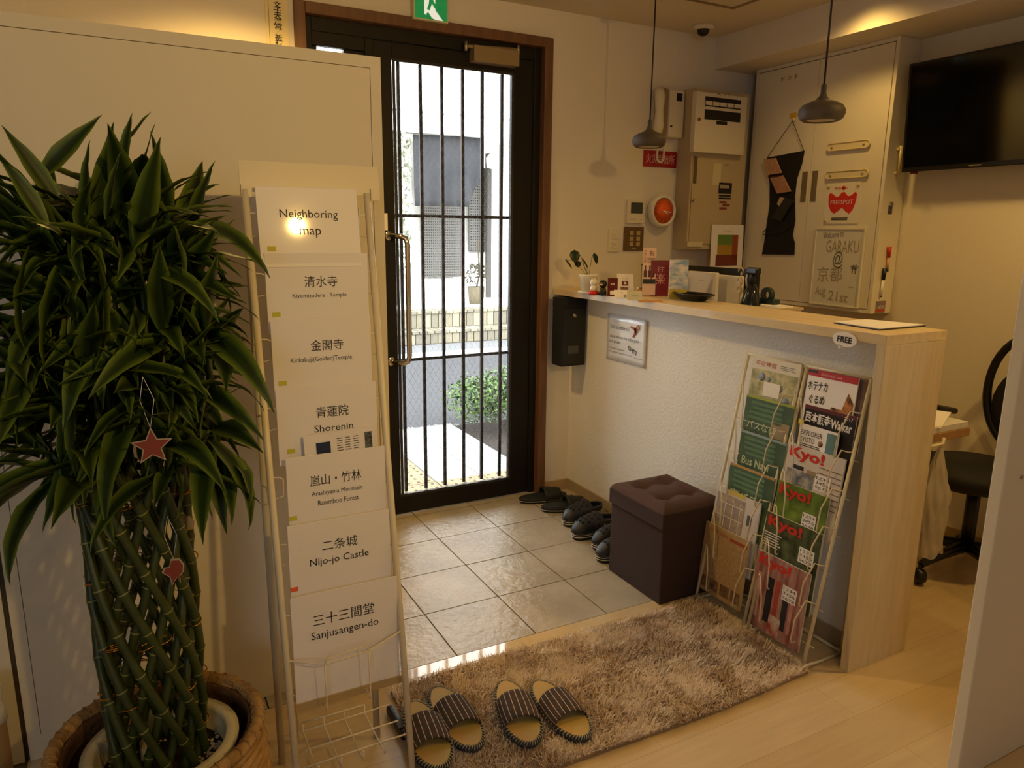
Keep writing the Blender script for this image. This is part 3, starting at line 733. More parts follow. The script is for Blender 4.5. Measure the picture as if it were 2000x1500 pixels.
def put_leaf(me, pos, az, el, s, roll=0.):
    o = bpy.data.objects.new('leaf', me); COL.objects.link(o); o.parent = pl
    M = Matrix.Translation(pos) @ Matrix.Rotation(az, 4, 'Z') @ Matrix.Rotation(-el, 4, 'Y') @ Matrix.Rotation(roll, 4, 'X') @ Matrix.Scale(s, 4)
    o.matrix_local = Winv @ M
rs = random.Random(21)
shoots = []
k = 0
levels = [(1.00, .155, 9), (1.09, .125, 8), (1.18, .165, 9), (1.28, .10, 7), (1.36, .135, 8), (1.42, .05, 4)]
for z, r, n in levels:
    for i in range(n):
        a_ = 2*PI*(i+rs.random()*.6)/n + z*7
        shoots.append((Vector((PC.x+r*math.cos(a_), PC.y+r*.85*math.sin(a_), z+rs.uniform(-.03, .03))), a_))
nleaf = 0
for i, (tip, a_) in enumerate(shoots):
    e0 = caneends[(i*7) % len(caneends)]
    # shoot stem
    base = Vector((PC.x+.085*math.cos(a_), PC.y+.085*math.sin(a_), .90+.02*(i % 3)))
    mid = base.lerp(tip, .5)+Vector((.02*math.cos(a_), .02*math.sin(a_), .0))
    obj('shoot', tube(B(), (base, mid, tip), [.0055, .005, .004], 6), M_cane, pl)
    m = 6 if nleaf < 288 else 0
    for j in range(m):
        az = a_ + rs.uniform(-1.5, 1.5) if j < 4 else rs.uniform(0, 2*PI)
        hgt = (tip.z-.9)/.5
        el = rs.uniform(-.6, .95) + .35*(hgt-.4) + (.25 if j > 3 else 0)
        me = LM[0] if el > .75 else rs.choice(LM[1:])
        s = rs.uniform(.80, 1.12)
        pos = tip - Vector((0, 0, .012*j))
        # keep leaves clear of the partition behind
        yreach = pos.y+.22*s*math.sin(az)*max(.2, math.cos(el))
        if yreach > YP-.06: az = -az
        if pos.x+.22*s*math.cos(az)*max(.3, math.cos(el)) > .225: az = PI-az if math.sin(az) > -.2 else az-.7; s = min(s, .85)
        if pos.x+.22*s*math.cos(az)*max(.3, math.cos(el)) > .235: s *= .6
        put_leaf(me, pos, az, el, s, rs.uniform(-.5, .5)); nleaf += 1
# leaves deep inside the crown, too crowded to tell apart
bm = B(); 
for k in range(330):
    a_ = rs.uniform(0, 2*PI); z = rs.uniform(.93, 1.40); r_ = rs.uniform(.02, .13); e_ = rs.uniform(-.9, 1.0)
    p = Vector((PC.x+r_*math.cos(a_), PC.y+r_*math.sin(a_), z)); Ml = Matrix.Translation(p) @ Matrix.Rotation(a_+rs.uniform(-.7, .7), 4, 'Z') @ Matrix.Rotation(-e_, 4, 'Y') @ Matrix.Rotation(rs.uniform(-.8, .8), 4, 'X')
    n0 = len(bm.verts); bm.from_mesh(rs.choice(LM[:3])); bm.verts.ensure_lookup_table(); sc_ = rs.uniform(.55, .8)
    for v in bm.verts[n0:]: v.co = Ml @ (v.co*sc_)
tag(obj('inner_leaves', bm, M_leaf, pl, smooth=True), kind='stuff')
# the large leaves of the outline (tips read off the photograph)
def aim(px0, px1, Y, me, s=None, roll=0., Y1=None):
    p = ony(px0[0], px0[1], Y); q = ony(px1[0], px1[1], Y1 or Y); d = q-p; L = d.length
    put_leaf(me, p, math.atan2(d.y, d.x), math.atan2(d.z, math.hypot(d.x, d.y)), L/.215 if s is None else s, roll)
for a_, b_, Y, me, ro in (((80, 345), (188, 226), 1.66, LM[0], 1.2), ((240, 330), (252, 224), 1.62, LM[0], .9), ((110, 390), (12, 250), 1.55, LM[0], -1.2), ((170, 420), (165, 280), 1.5, LM[0], .6),
                          ((90, 440), (8, 300), 1.45, LM[5], -1.), ((330, 430), (305, 268), 1.6, LM[0], .8), ((330, 400), (410, 356), 1.7, LM[4], 0), ((310, 440), (440, 395), 1.65, LM[5], .4),
                          ((335, 440), (470, 800), 1.5, LM[1], 0), ((370, 440), (472, 590), 1.6, LM[5], 0), ((330, 560), (485, 570), 1.66, LM[4], 0), ((340, 660), (480, 745), 1.6, LM[4], .3), ((330, 690), (455, 880), 1.58, LM[5], .6), ((330, 760), (405, 930), 1.6, LM[4], .8),
                          ((150, 760), (112, 925), 1.5, LM[0], .9), ((60, 720), (15, 860), 1.5, LM[5], .6), ((120, 700), (60, 865), 1.6, LM[0], .8), ((330, 380), (400, 330), 1.62, LM[4], 0), ((335, 435), (386, 590), 1.42, LM[1], .2), ((262, 505), (312, 648), 1.40, LM[1], -.2), ((180, 480), (240, 705), 1.40, LM[1], .1), ((165, 690), (112, 950), 1.44, LM[5], -.2), ((295, 750), (360, 940), 1.46, LM[1], .3), ((60, 480), (5, 690), 1.42, LM[1], 0), ((115, 520), (55, 745), 1.40, LM[5], .3), ((345, 480), (478, 560), 1.5, LM[5], .3), ((210, 430), (225, 300), 1.45, LM[0], .5)):
    aim(a_, b_, Y, me, None, ro)
# flat card decorations hung on the canes
def deco(name, label, px, Y, pts, m, mb, ang=0.):
    p = ony(px[0], px[1], Y); t = thing(name, label, 'ornament', p)
    Fm = FY(p) @ Matrix.Rotation(ang, 4, 'Z')
    s = lambda q, z: [Fm @ Vector((x, y, z)) for x, y in q]
    obj('card', poly(B(), s([(x*1.16, y*1.16) for x, y in pts], 0), Fm.to_3x3() @ Vector((0, 0, -1)), .0015), mb, t)
    obj('printed_face', poly(B(), s(pts, .0006), Fm.to_3x3() @ Vector((0, 0, -1)), .0005), m, t)
    top = Fm @ Vector((0, max(y for x, y in pts)*1.1, -.001))
    obj('string', tube(B(), (top, top+Vector((-.012, 0, .05)), top+Vector((-.004, .004, .09))), .0006, 4), M_paper, t)
    obj('string', tube(B(), (top, top+Vector((.010, 0, .05)), top+Vector((-.004, .004, .09))), .0006, 4), M_paper, t)
M_cred = mat('faded_red_card', '#7e3428', .7); M_cedge = mat('pale_card', '#a89c8c', .7)
star = [((.030 if k % 2 == 0 else .0135)*math.sin(PI*k/5), (.030 if k % 2 == 0 else .0135)*math.cos(PI*k/5)) for k in range(10)]
deco('star_ornament', 'red paper star ornament hanging below the plant leaves', (297, 872), PC.y-.245, star, M_cred, M_cedge)
rei = [(-.004, .024), (.010, .022), (.016, .010), (.014, -.004), (.008, -.010), (.008, -.024), (.003, -.012), (-.006, -.026), (-.008, -.010), (-.020, .002), (-.016, .010), (-.008, .010)]
deco('animal_ornament', 'reddish brown animal shaped paper ornament on the canes', (341, 1116), PC.y-.10, rei, M_cred, M_cedge)
bell = [(-.013, .030), (.004, .034), (.012, .020), (.012, .004), (.022, -.012), (.020, -.026), (-.006, -.030), (-.014, -.010)]
deco('bell_ornament', 'grey bell shaped paper ornament right of the canes', (353, 1010), PC.y-.02, bell, mat('grey_card', '#8c8674', .7), mat('tan_card', '#a07f55', .7))

# ================================================================ COUNTER
CX, CXB, CY, CT = 1.958, 2.248, 1.354, 1.101
ct = thing('reception_counter', 'pale maple reception counter with a white plaster front', 'counter', (2.1, 2.3, 0))
obj('worktop', box(B(), CX, CXB, CY, YW, CT-.031, CT), M_maple, ct, bevel=.0015)
obj('end_panel', box(B(), CX, CXB, CY, CY+.030, 0, CT-.031), M_maplev, ct, bevel=.0015)
obj('front_wall', box(B(), 2.07, 2.13, CY+.030, YW, 0, CT-.031), M_white, ct)
obj('skirting', box(B(), 2.060, 2.070, CY+.030, YW-.010, 0, .058), mat('counter_skirting', '#a8977a', .5), ct)
# FREE bubble on the edge
pf = onx(1650, 663, CX-.003)
fs = thing('free_sign', 'white speech bubble sign reading FREE on the counter edge', 'sign', pf)
Ff = FX(pf) @ Matrix.Rotation(-.03, 4, 'Z')
el = [(.043*math.cos(a_), .0235*math.sin(a_)) for a_ in [2*PI*k/36 for k in range(36)]]
el2 = []
for x, y in el:
    el2.append((x, y))
    if y < 0 and abs(x+.014) < .0045: pass
obj('bubble', poly(B(), [Ff @ Vector((x, y, 0)) for x, y in el], (-1, 0, 0), .0022), M_paper, fs)
obj('bubble_tail', poly(B(), [Ff @ Vector(p) for p in ((-.020, -.018, 0), (-.004, -.021, 0), (-.016, -.033, 0))], (-1, 0, 0), .0022), M_paper, fs)
text('FREE', Ff @ Matrix.Translation((.001, 0, .0024)), w=.052, h=.019, parent=fs, bold=.035)
# black mailbox fixed under the counter top at the door wall
mb0 = ony(1098, 703, 3.05); 
mx0, mx1, my0, my1, mz0, mz1 = 1.915, 2.068, 3.085, 3.18, .722, 1.062
# oriented with its face to the camera side (-Y); bottom slanted
mbx = thing('key_drop_box', 'black metal drop box hanging under the far end of the counter', 'box', ((mx0+mx1)/2, my0, mz0))
mx0 = ony(1098, 640, my0).x; mx1 = ony(1142, 700, my0).x
obj('body', box(B(), mx0, mx1, my0, my1, mz0-.005, mz1), M_blackmat, mbx, bevel=.002)
zl_ = ony(1118, 600, my0).z
obj('lid', box(B(), mx0-.001, mx1+.001, my0-.004, my1, mz1-.045, mz1+.001), M_blackmat, mbx, bevel=.001)
obj('front_door', box(B(), mx0+.004, mx1-.004, my0-.004, my0, mz0+.004, mz1-.052), M_black, mbx, bevel=.001)
lk = ony(1122, 616, my0-.006)
obj('lock', lathe(B(), disc(.010, .006), n=18, M=Matrix.Translation(lk) @ Matrix.Rotation(PI/2, 4, 'X')), M_steel, mbx)
w0, w1 = ony(1109, 676, my0-.005), ony(1129, 690, my0-.005)
obj('window_frame', box(B(), w0.x, w1.x, my0-.007, my0-.004, w1.z, w0.z), mat('grey_window', '#4a4844', .2), mbx)
# notice on the counter front
P = [onx(px, py, 2.066) for px, py in ((1188, 612), (1265, 624), (1263, 721), (1188, 700))]
y0_, y1_, z1_, z0_ = P[1].y, P[0].y, (P[0].z+P[1].z)/2, (P[2].z+P[3].z)/2
nt_ = thing('checkout_notice', 'laminated check-out notice taped on the white counter front', 'notice', (2.066, (y0_+y1_)/2, (z0_+z1_)/2))
Fn = FX((2.066, (y0_+y1_)/2, (z0_+z1_)/2)); W, H_ = y1_-y0_, z1_-z0_
def nsh(u, v): return Fn @ Vector(((u-.5)*W, (v-.5)*H_, .002+.004*(u > .9)*v+.003*math.sin(u*5)*v*.5))
bm = B(); quadgrid(bm, nsh, 12, 8); o = obj('sheet', bm, mat('laminated_notice', '#e4e6ea', .2, coat=.5), nt_, smooth=True); o.modifiers.new('s', 'SOLIDIFY').thickness = .0008
def NT(u, v): return Fn @ Matrix.Translation((u*W, v*H_, .0055))
text('Check out before at 11', NT(-.15, .24), w=.155, h=.020, parent=nt_); text('Leave the room key at this green', NT(-.03, .02), w=.225, h=.020, parent=nt_)
text('box, please.', NT(-.27, -.09), w=.085, h=.018, parent=nt_); text('Dear early check-outs', NT(-.20, -.235), w=.12, h=.011, parent=nt_)
text('We recommend taking the bus or a taxi.', NT(-.10, -.315), w=.185, h=.011, parent=nt_); text('Have a nice day!', NT(.34, -.335), w=.058, h=.009, parent=nt_, bold=.01)
bm = B(); Fk = NT(.27, .25)
tube(bm, [Fk @ Vector((.010+.011*math.cos(a_), .012+.011*math.sin(a_), 0)) for a_ in [2*PI*k/12 for k in range(12)]], .0022, 5, closed=True)
for ang in (2.9, 4.1):
    Mk = Fk @ Matrix.Rotation(ang, 4, 'Z'); box(bm, .004, .045, -.005, .005, 0, .0008, Mk); box(bm, .002, .018, -.009, .009, 0, .0008, Mk)
obj('printed_keys', bm, mat('orange_print', '#b5633a', .6), nt_)
bm = B(); Fk = NT(.18, -.17)
for a_, b_, c_, d_ in ((-.030, .012, -.022, -.006), (-.022, -.006, -.008, -.008), (-.008, -.008, -.012, .010), (-.012, .010, -.030, .012), (.000, .004, .034, -.006), (.034, -.006, .034, -.016), (.004, .0, .004, -.018), (.012, 0, .012, -.020), (.022, -.004, .032, -.024)):
    tube(bm, (Fk @ Vector((a_, b_, 0)), Fk @ Vector((c_, d_, 0))), .0013, 4)
obj('printed_doodle', bm, M_ink, nt_)

# ================================================================ THINGS ON THE COUNTER
def yawdir(deg):           # board facing direction: 0 = -X, 90 = -Y
    a_ = math.radians(deg); n = Vector((-math.cos(a_), -math.sin(a_), 0)); r = Vector((math.sin(a_), -math.cos(a_), 0)); return n, r
def board(name, label, cat, px, wpx, hpx, deg, lean, m, z=CT, th=.002, kids=None, group=None, bottom='board', yoff=0.):
    """upright card whose bottom centre stands at pixel px; sizes given in metres"""
    p = onz(px[0], px[1], z+.0005) if not isinstance(px, Vector) else px
    n, r = yawdir(deg); u = Vector((0, 0, 1))*math.cos(lean)-n*math.sin(lean)
    Fm = frame(p+n*0, r, u)
    t = thing(name, label, cat, p, group=group)
    obj(bottom, box(B(), -wpx/2, wpx/2, 0, hpx, -th, 0, Fm), m, t)
    return t, Fm
# small plant
pp0 = onz(1149, 574, CT); pp0.x += .035; pp0.y += .055
pv_ = thing('small_potted_plant', 'small dark leafed plant in a white pot at the counter corner', 'plant', pp0)
obj('pot', lathe(B(), [(0, 0), (.034, 0), (.044, .078), (.047, .082), (.047, .088), (.042, .088), (.040, .072), (0, .070)], pp0, 28), mat('white_ceramic', '#e8e2d2', .3), pv_)
obj('saucer', lathe(B(), [(0, 0), (.048, 0), (.052, .008), (.048, .008), (0, .004)], pp0, 28), MC['white_ceramic'], pv_)
M_ivy = mat('dark_ivy', '#1d2e16', .45)
def ivy(tip, size, rz, tilt, stem0=None):
    Mx = Matrix.Translation(tip) @ Matrix.Rotation(rz, 4, 'Z') @ Matrix.Rotation(tilt, 4, 'Y')
    prof = [(0, 0), (.25, .38), (.6, .5), (1.0, .36), (1.35, 0)]
    bm = B(); up_ = [bm.verts.new(Mx @ Vector((a_*size, b_*size, .12*size*b_))) for a_, b_ in prof]; dn = [up_[0]]+[bm.verts.new(Mx @ Vector((a_*size, -b_*size, .12*size*b_))) for a_, b_ in prof[1:-1]]+[up_[-1]]
    mid = [up_[0]]+[bm.verts.new(Mx @ Vector((a_*size, 0, -.04*size))) for a_, b_ in prof[1:-1]]+[up_[-1]]
    for s1, s2 in ((up_, mid), (mid, dn)):
        for k in range(4):
            vs = []
            for v in (s1[k], s1[k+1], s2[k+1], s2[k]):
                if v not in vs: vs.append(v)
            if len(vs) > 2: bm.faces.new(vs)
    o = obj('leaf', bm, M_ivy, pv_, smooth=True); o.modifiers.new('s', 'SOLIDIFY').thickness = .0012
def vp(px, py, dx=0): return onx(px, py, pp0.x+dx)
for (px, py), sz, rz, tl in (((1122, 488), .052, -2.0, 1.1), ((1136, 504), .046, -.4, 1.0), ((1104, 507), .042, -.8, .9), ((1160, 494), .040, -1.2, 1.25), ((1128, 510), .034, .9, .8)):
    q = vp(px, py, -.01); ivy(q, sz, rz, tl)
    obj('stem', tube(B(), (pp0+Vector((0, 0, .07)), (pp0+Vector((0, 0, .09))).lerp(q, .55)+Vector((0, 0, .02)), q), .0012, 5), mat('green_stem', '#4f5a2a', .6), pv_)
# two small figurines
f1 = onz(1159, 576, CT)
fg = thing('cat_figurine', 'small white cat figurine on a red cushion beside the plant pot', 'figurine', f1)
M_fw = mat('white_glaze', '#ece6d8', .3); M_fr = mat('red_glaze', '#c8281a', .3)
obj('cushion', lathe(B(), [(0, 0), (.022, 0), (.026, .010), (.020, .020), (0, .024)], f1, 20), M_fr, fg)
obj('body', lathe(B(), [(0, .018), (.014, .018), (.017, .030), (.011, .044), (0, .046)], f1, 18), M_fw, fg)
hd = obj('head', lathe(B(), [(0, .040), (.013, .044), (.019, .056), (.014, .069), (0, .073)], f1, 18), M_fw, fg)
for s in (-1, 1): obj('ear', lathe(B(), [(.006, 0), (0, .013)], (f1.x-.002, f1.y+.011*s, f1.z+.067), 8), M_fw, hd)
for s in (-1, 1): obj('eye', lathe(B(), [(0, -.002), (.002, 0), (0, .002)], (f1.x-.0175, f1.y+.006*s-.004, f1.z+.057), 8), M_ink, hd)
f2 = onz(1177, 577, CT)
fg = thing('hooded_figurine', 'small black hooded figurine beside the white cat', 'figurine', f2)
obj('body', lathe(B(), [(0, 0), (.016, 0), (.018, .010), (.014, .030), (.010, .038), (0, .040)], f2, 18), M_black, fg)
hd = obj('head', lathe(B(), [(0, .034), (.014, .040), (.019, .052), (.014, .066), (0, .070)], f2, 18), M_black, fg)
obj('face', lathe(B(), [(0, -.008), (.010, -.003), (.012, .003), (0, .006)], (f2.x-.010, f2.y-.004, f2.z+.050), 12), mat('skin_paint', '#c9a878', .5), hd)
for s in (-1, 1): obj('foot', lathe(B(), [(0, 0), (.008, .002), (.007, .008), (0, .011)], (f2.x-.016, f2.y+.009*s, f2.z), 10), M_black, fg)
# cards and leaflets
def card(name, label, cat, px, w_, h_, deg, lean, m, **k): return board(name, label, cat, px, w_, h_, deg, lean, m, **k)
t, Fm = card('dark_red_leaflet', 'slanted dark red leaflet with white print on the counter', 'leaflet', (1196, 578), .046, .092, 55, .55, mat('dark_red_card', '#5c1512', .4))
text('茶寮', Fm @ Matrix.Translation((0, .060, 0)), w=.020, h=.012, m=M_paper, parent=t); bm = B(); patch(bm, Fm, -.011, .009, .006, .026); obj('white_square', bm, M_paper, t)
obj('rest', box(B(), -.017, .017, 0, .055, -.004, -.002, Fm @ Matrix.Rotation(-.9, 4, 'X')), M_acryl, t)
t, Fm = card('crest_leaflet', 'white leaflet with a dark red square emblem in a clear stand', 'leaflet', (1222, 572), .078, .100, 62, .5, M_laminated)
bm = B(); patch(bm, Fm, -.016, .014, .038, .062); obj('emblem', bm, mat('maroon_print', '#6b1a1c', .5), t)
bm = B(); lathe(bm, [(0, 0), (.008, 0), (0, .0008)], (0, 0, 0), 16, M=Fm @ Matrix.Translation((-.001, .050, .001))); obj('emblem_ring', bm, M_paper, t)
text('Kyoto sweets', Fm @ Matrix.Translation((0, .074, 0)), w=.03, m=mat('red_brown_print', '#8e4a3c', .6), parent=t); bm = B(); patch(bm, Fm, -.024, .012, .012, .030); obj('photo', bm, mat('pinkish_print', '#a57f76', .5, color2='#5e3e38', vscale=160), t)
t, Fm = card('calling_card', 'pinkish white card lying slanted in front of the emblem leaflet', 'card', (1214, 582), .062, .052, 60, .9, M_laminated)
text('月光', Fm @ Matrix.Translation((.004, .034, 0)), w=.012, parent=t); bm = B(); patch(bm, Fm, .010, .022, .004, .022); obj('green_print', bm, mat('greenish_print', '#8da08c', .6), t)
t, Fm = card('grey_card', 'grey green business card slanted right of the pinkish card', 'card', (1240, 586), .064, .054, 58, .85, mat('grey_green_card', '#c0beac', .4))
text('Guest House', Fm @ Matrix.Translation((.002, .026, 0)), w=.028, h=.008, m=mat('grey_print2', '#6d7a78', .6), parent=t)
t, Fm = card('yellow_card', 'small white and orange card behind the grey green card', 'card', (1252, 577), .038, .045, 60, .6, M_paper)
bm = B(); patch(bm, Fm, -.017, .015, .012, .032); obj('orange_block', bm, mat('orange_block', '#d99a3c', .5), t)
obj('black_line', patch(B(), Fm, -.008, .018, .036, .041), M_ink, t)
# wire stand with bottles leaflet
ws = onz(1266, 578, CT); n_, r_ = yawdir(62)
t = thing('wire_card_stand', 'black wire card stand holding a photo leaflet on the counter', 'stand', ws)
Fw = frame(ws, r_, (0, 0, 1)); 
for s in (-1, 1): obj('wire', tube(B(), [Fw @ Vector(q) for q in ((.032*s, .0, .03), (.032*s, 0, 0), (.036*s, .14, -.012), (.033*s, .145, -.012))], .0014, 5), M_black, t)
obj('wire', tube(B(), [Fw @ Vector(q) for q in ((-.036, .14, -.012), (.036, .14, -.012))], .0014, 5), M_black, t)
obj('wire', tube(B(), [Fw @ Vector(q) for q in ((-.032, 0, .03), (.032, 0, .03))], .0014, 5), M_black, t)
t, Fm = card('bottle_leaflet', 'leaflet with brown bottle pictures and lettering in the wire stand', 'leaflet', ws+n_*.006+Vector((0, 0, .004)), .060, .215, 62, .08, mat('pink_paper', '#e8c4ae', .5))
for i, u in enumerate((-.018, .002, .018)):
    bm = B(); patch(bm, Fm, u-.007, u+.007, .082, .112); patch(bm, Fm, u-.003, u+.003, .112, .135); obj('printed_bottle', bm, mat('bottle_print', '#4e1f14', .5), t)
bm = B(); patch(bm, Fm, -.029, .029, .052, .074); obj('dark_band', bm, mat('dark_band', '#1d1814', .5), t)
text('祝', Fm @ Matrix.Translation((.010, .190, 0)), w=.022, h=.024, parent=t); 
for i in range(4): text('京都祇園'[i], Fm @ Matrix.Translation((-.021, .200-.015*i, 0)), w=.009, h=.010, m=mat('brown_print', '#9c4a28', .6), parent=t)
lines(t, Fm @ Matrix.Translation((0, 0, 0)), -.010, .026, (.168, .162, .156, .150), t=.0016)
# booklets upright
t, Fm = card('red_booklet', 'upright dark red booklet with two large white characters', 'booklet', (1287, 578), .084, .162, 66, .03, mat('wine_red_cover', '#8a1d22', .35, color2='#741a20', vscale=10), th=.012)
text('往', Fm @ Matrix.Translation((.004, .122, 0)), w=.034, h=.030, m=mat('pale_pink_print', '#dfa79c', .5), parent=t); text('楽', Fm @ Matrix.Translation((.004, .078, 0)), w=.040, h=.050, m=MC['pale_pink_print'], parent=t)
t, Fm = card('landscape_booklet', 'booklet with a cloudy blue sky picture beside the red booklet', 'booklet', (1324, 583), .082, .170, 66, .03, mat('sky_print', '#7ea0c8', .4, color2='#e6dfe0', vscale=22, stretch=(1, 1, 2.5)), th=.010)
bm = B(); patch(bm, Fm, -.041, .041, .0, .040); obj('flower_field', bm, mat('field_print', '#d8b434', .5, color2='#a9a03a', vscale=60), t)
t, Fm = card('loose_flyer', 'loose orange and white flyers lying by the red booklet', 'flyer', (1272, 590), .10, .05, 60, 1.5, mat('tan_flyer', '#c08848', .5))
# black tray
tc_ = onz(1376, 586, CT); tc_.x = 2.17
tr_ = thing('black_tray', 'shallow black oblong cash tray on the counter', 'tray', tc_)
obj('tray', lathe(B(), [(0, .003), (.062, .003), (.098, .028), (.104, .028), (.106, .031), (.098, .032), (.064, .007), (0, .007)], tc_, 40, sx=.62, sy=1.08), M_black, tr_)
# clipboard / mat at the near end
cb = thing('writing_board', 'white sheet on a thin black board at the near counter end', 'board', onz(1718, 637, CT))
qb = [onz(px, py, CT) for px, py in ((1628, 632), (1718, 646), (1808, 638), (1690, 627))]
ce_ = sum(qb, Vector())/4
obj('black_base', poly(B(), [Vector((p.x, p.y, CT+.0002)) for p in qb], (0, 0, 1), .004), M_black, cb, bevel=.001)
obj('white_sheet', poly(B(), [Vector((*(ce_.lerp(p, .97).xy), CT+.0045)) for p in qb], (0, 0, 1), .0025), M_paper, cb)

# ================================================================ BEHIND THE COUNTER
DKZ = .72
dk = thing('office_desk', 'wooden desk behind the reception counter', 'desk', (2.43, 2.3, 0))
M_oak = mat('oak_desk', '#a97e4a', .5, color2='#9a6f3e', vscale=6, stretch=(8, .8, 8))
obj('desk_top', box(B(), CXB+.012, 2.62, 1.45, 3.2, DKZ-.03, DKZ), M_oak, dk, bevel=.002)
for y in (2.0, 3.15): obj('side_panel', box(B(), CXB+.03, 2.60, y-.01, y+.01, 0, DKZ-.03), M_oak, dk)
def screen(name, label, cat, X, pxl, pxr_, pyt, m, th=.02, zb=.82):
    a0, a1 = onx(pxl, pyt, X), onx(pxr_, pyt+10, X); zt_ = (a0.z+a1.z)/2
    t = thing(name, label, cat, (X, (a0.y+a1.y)/2, DKZ))
    obj('casing', box(B(), X, X+th, a1.y, a0.y, zb, zt_), m, t, bevel=.004)
    obj('stand', box(B(), X+th/2-.006+.01, X+th/2+.016, (a0.y+a1.y)/2-.03, (a0.y+a1.y)/2+.03, DKZ, zb+.03), m, t)
    obj('foot', box(B(), X-.008, X+.046, (a0.y+a1.y)/2-.09, (a0.y+a1.y)/2+.09, DKZ, DKZ+.008), m, t)
    return t, a0, a1, zt_
t, a0, a1, zt_ = screen('monitor', 'white flat screen back behind the black tray', 'monitor', 2.34, 1344, 1399, 526, mat('white_casing', '#e6dfd0', .4))
text('computer', FX((2.34, (a0.y+a1.y)/2, zt_-.04)), w=.035, m=mat('pale_grey_print', '#9c968a', .6), parent=t)
screen('monitor', 'second white flat screen back, right of the one behind the tray', 'monitor', 2.40, 1397, 1448, 533, MC['white_casing'])
screen('monitor', 'black screen whose top edge shows above the white screens', 'monitor', 2.47, 1322, 1480, 517, M_black)
# spray bottle and tape dispenser
a0 = onx(1466, 592, 2.36); bz = onx(1466, 522, 2.36).z
sb_ = thing('spray_bottle', 'dark translucent bottle with a black sprayer head behind the counter', 'bottle', (2.36, a0.y, DKZ))
hh = bz-DKZ
obj('bottle', lathe(B(), [(0, 0), (.042, 0), (.045, .03), (.045, hh-.16), (.032, hh-.11), (.016, hh-.07), (0, hh-.07)], (2.36, a0.y, DKZ), 24), mat('smoky_plastic', '#22262a', .15), sb_)
obj('sprayer', tube(B(), ((2.36, a0.y, bz-.075), (2.36, a0.y, bz-.02)), .014, 12), M_black, sb_)
obj('nozzle', box(B(), 2.345, 2.375, a0.y-.035, a0.y+.03, bz-.03, bz), M_black, sb_, bevel=.008)
obj('trigger', tube(B(), ((2.36, a0.y+.03, bz-.02), (2.36, a0.y+.036, bz-.05), (2.36, a0.y+.030, bz-.08)), .004, 8), M_paper, sb_)
dec = thing('curly_ornament', 'cream twisted wire flower ornament beside the sprayer bottle', 'ornament', (2.345, a0.y+.055, DKZ))
bm = B()
for zc in (bz-.02, bz-.06, bz-.10): tube(bm, [(2.345, a0.y+.055+.014*math.cos(q), zc+.016*math.sin(q)) for q in [2*PI*j/14 for j in range(11)]], .003, 6)
tube(bm, ((2.345, a0.y+.055, DKZ), (2.345, a0.y+.052, bz-.02)), .003, 6)
obj('twisted_wire', bm, mat('cream_cord', '#cbb07c', .6), dec)
td = onx(1497, 580, 2.43); 
tdp = thing('tape_dispenser', 'dark teal tape dispenser beside the sprayer bottle', 'dispenser', (2.43, td.y, 1.0))
bx = thing('document_tray', 'pale shelf with papers under the tape dispenser', 'tray', (2.43, td.y, DKZ))
zt_ = onx(1500, 594, 2.42).z
obj('shelf', box(B(), 2.36, 2.50, td.y-.14, td.y+.0, zt_-.016, zt_-.006), mat('pale_shelf', '#c9b48c', .5), bx)
for y in (td.y-.13, td.y-.01): obj('upright', box(B(), 2.37, 2.49, y-.008, y+.008, DKZ, zt_-.016), MC['pale_shelf'], bx)
obj('paper_stack', box(B(), 2.37, 2.46, td.y-.12, td.y-.0, zt_-.006, zt_), M_paper, bx)
tdp.location.z = zt_; WM[tdp.name] = Matrix.Translation((2.43, td.y, zt_))
obj('body', box(B(), 2.41, 2.45, td.y-.06, td.y+.05, zt_, zt_+.022), mat('dark_teal_plastic', '#17302e', .4), tdp, bevel=.006)
obj('tape_roll', lathe(B(), [(.016, -.009), (.032, -.009), (.032, .009), (.016, .009), (.016, -.009)], n=28, M=Matrix.Translation((2.43, td.y-.005, zt_+.038)) @ Matrix.Rotation(PI/2, 4, 'Y')), MC['dark_teal_plastic'], tdp)
# papers on the desk corner seen past the end panel
pap = thing('paper_pile', 'pile of white papers on the desk corner behind the counter', 'papers', (2.54, 1.56, DKZ))
obj('pile', box(B(), 2.40, 2.61, 1.455, 1.62, DKZ+.001, DKZ+.022), mat('paper_edges', '#d9d3d0', .7, bump=.6, bscale=200), pap)
obj('top_sheet', box(B(), -.10, .10, -.07, .07, 0, .0015, Matrix.Translation((2.50, 1.55, DKZ+.028)) @ Matrix.Rotation(.4, 4, 'Z') @ Matrix.Rotation(-.10, 4, 'Y')), M_paper, pap)
# hook and plastic bag on the end of the desk side
hk = onz(1842, 862, .71); hx_ = 2.372; hy_ = 1.408
hkz = ony(1842, 862, hy_).z; hxx = ony(1838, 862, hy_).x
hook = thing('bag_hook', 'cream plastic hook at the rear edge of the counter end', 'hook', (hxx, hy_, hkz))
obj('hook', tube(B(), ((CXB, hy_-.02, hkz), (hxx-.004, hy_-.01, hkz-.004), (hxx, hy_, hkz-.012), (hxx+.012, hy_, hkz-.008), (hxx+.014, hy_, hkz+.012)), .005, 8), mat('cream_plastic', '#e0d3b4', .4), hook)
bag = thing('plastic_bag', 'translucent white plastic bag hanging beside the counter end', 'bag', (hxx, hy_, .3))
def bagf(u, v):
    w_ = .012+.062*min(1, v*2.2)*(1-.15*v); a_ = 2*PI*u
    top_ = Vector((hxx, hy_, hkz-.02)); bot = Vector((ony(1806, 1080, hy_).x+.02, hy_, ony(1815, 1080, hy_).z))
    c = top_.lerp(bot, v)
    k_ = 1+.12*math.sin(a_*5+v*9)+.08*math.sin(a_*9-v*14)
    return c+Vector((math.cos(a_)*w_*k_, math.sin(a_)*w_*.42*k_, .010*math.sin(a_*4)*v))
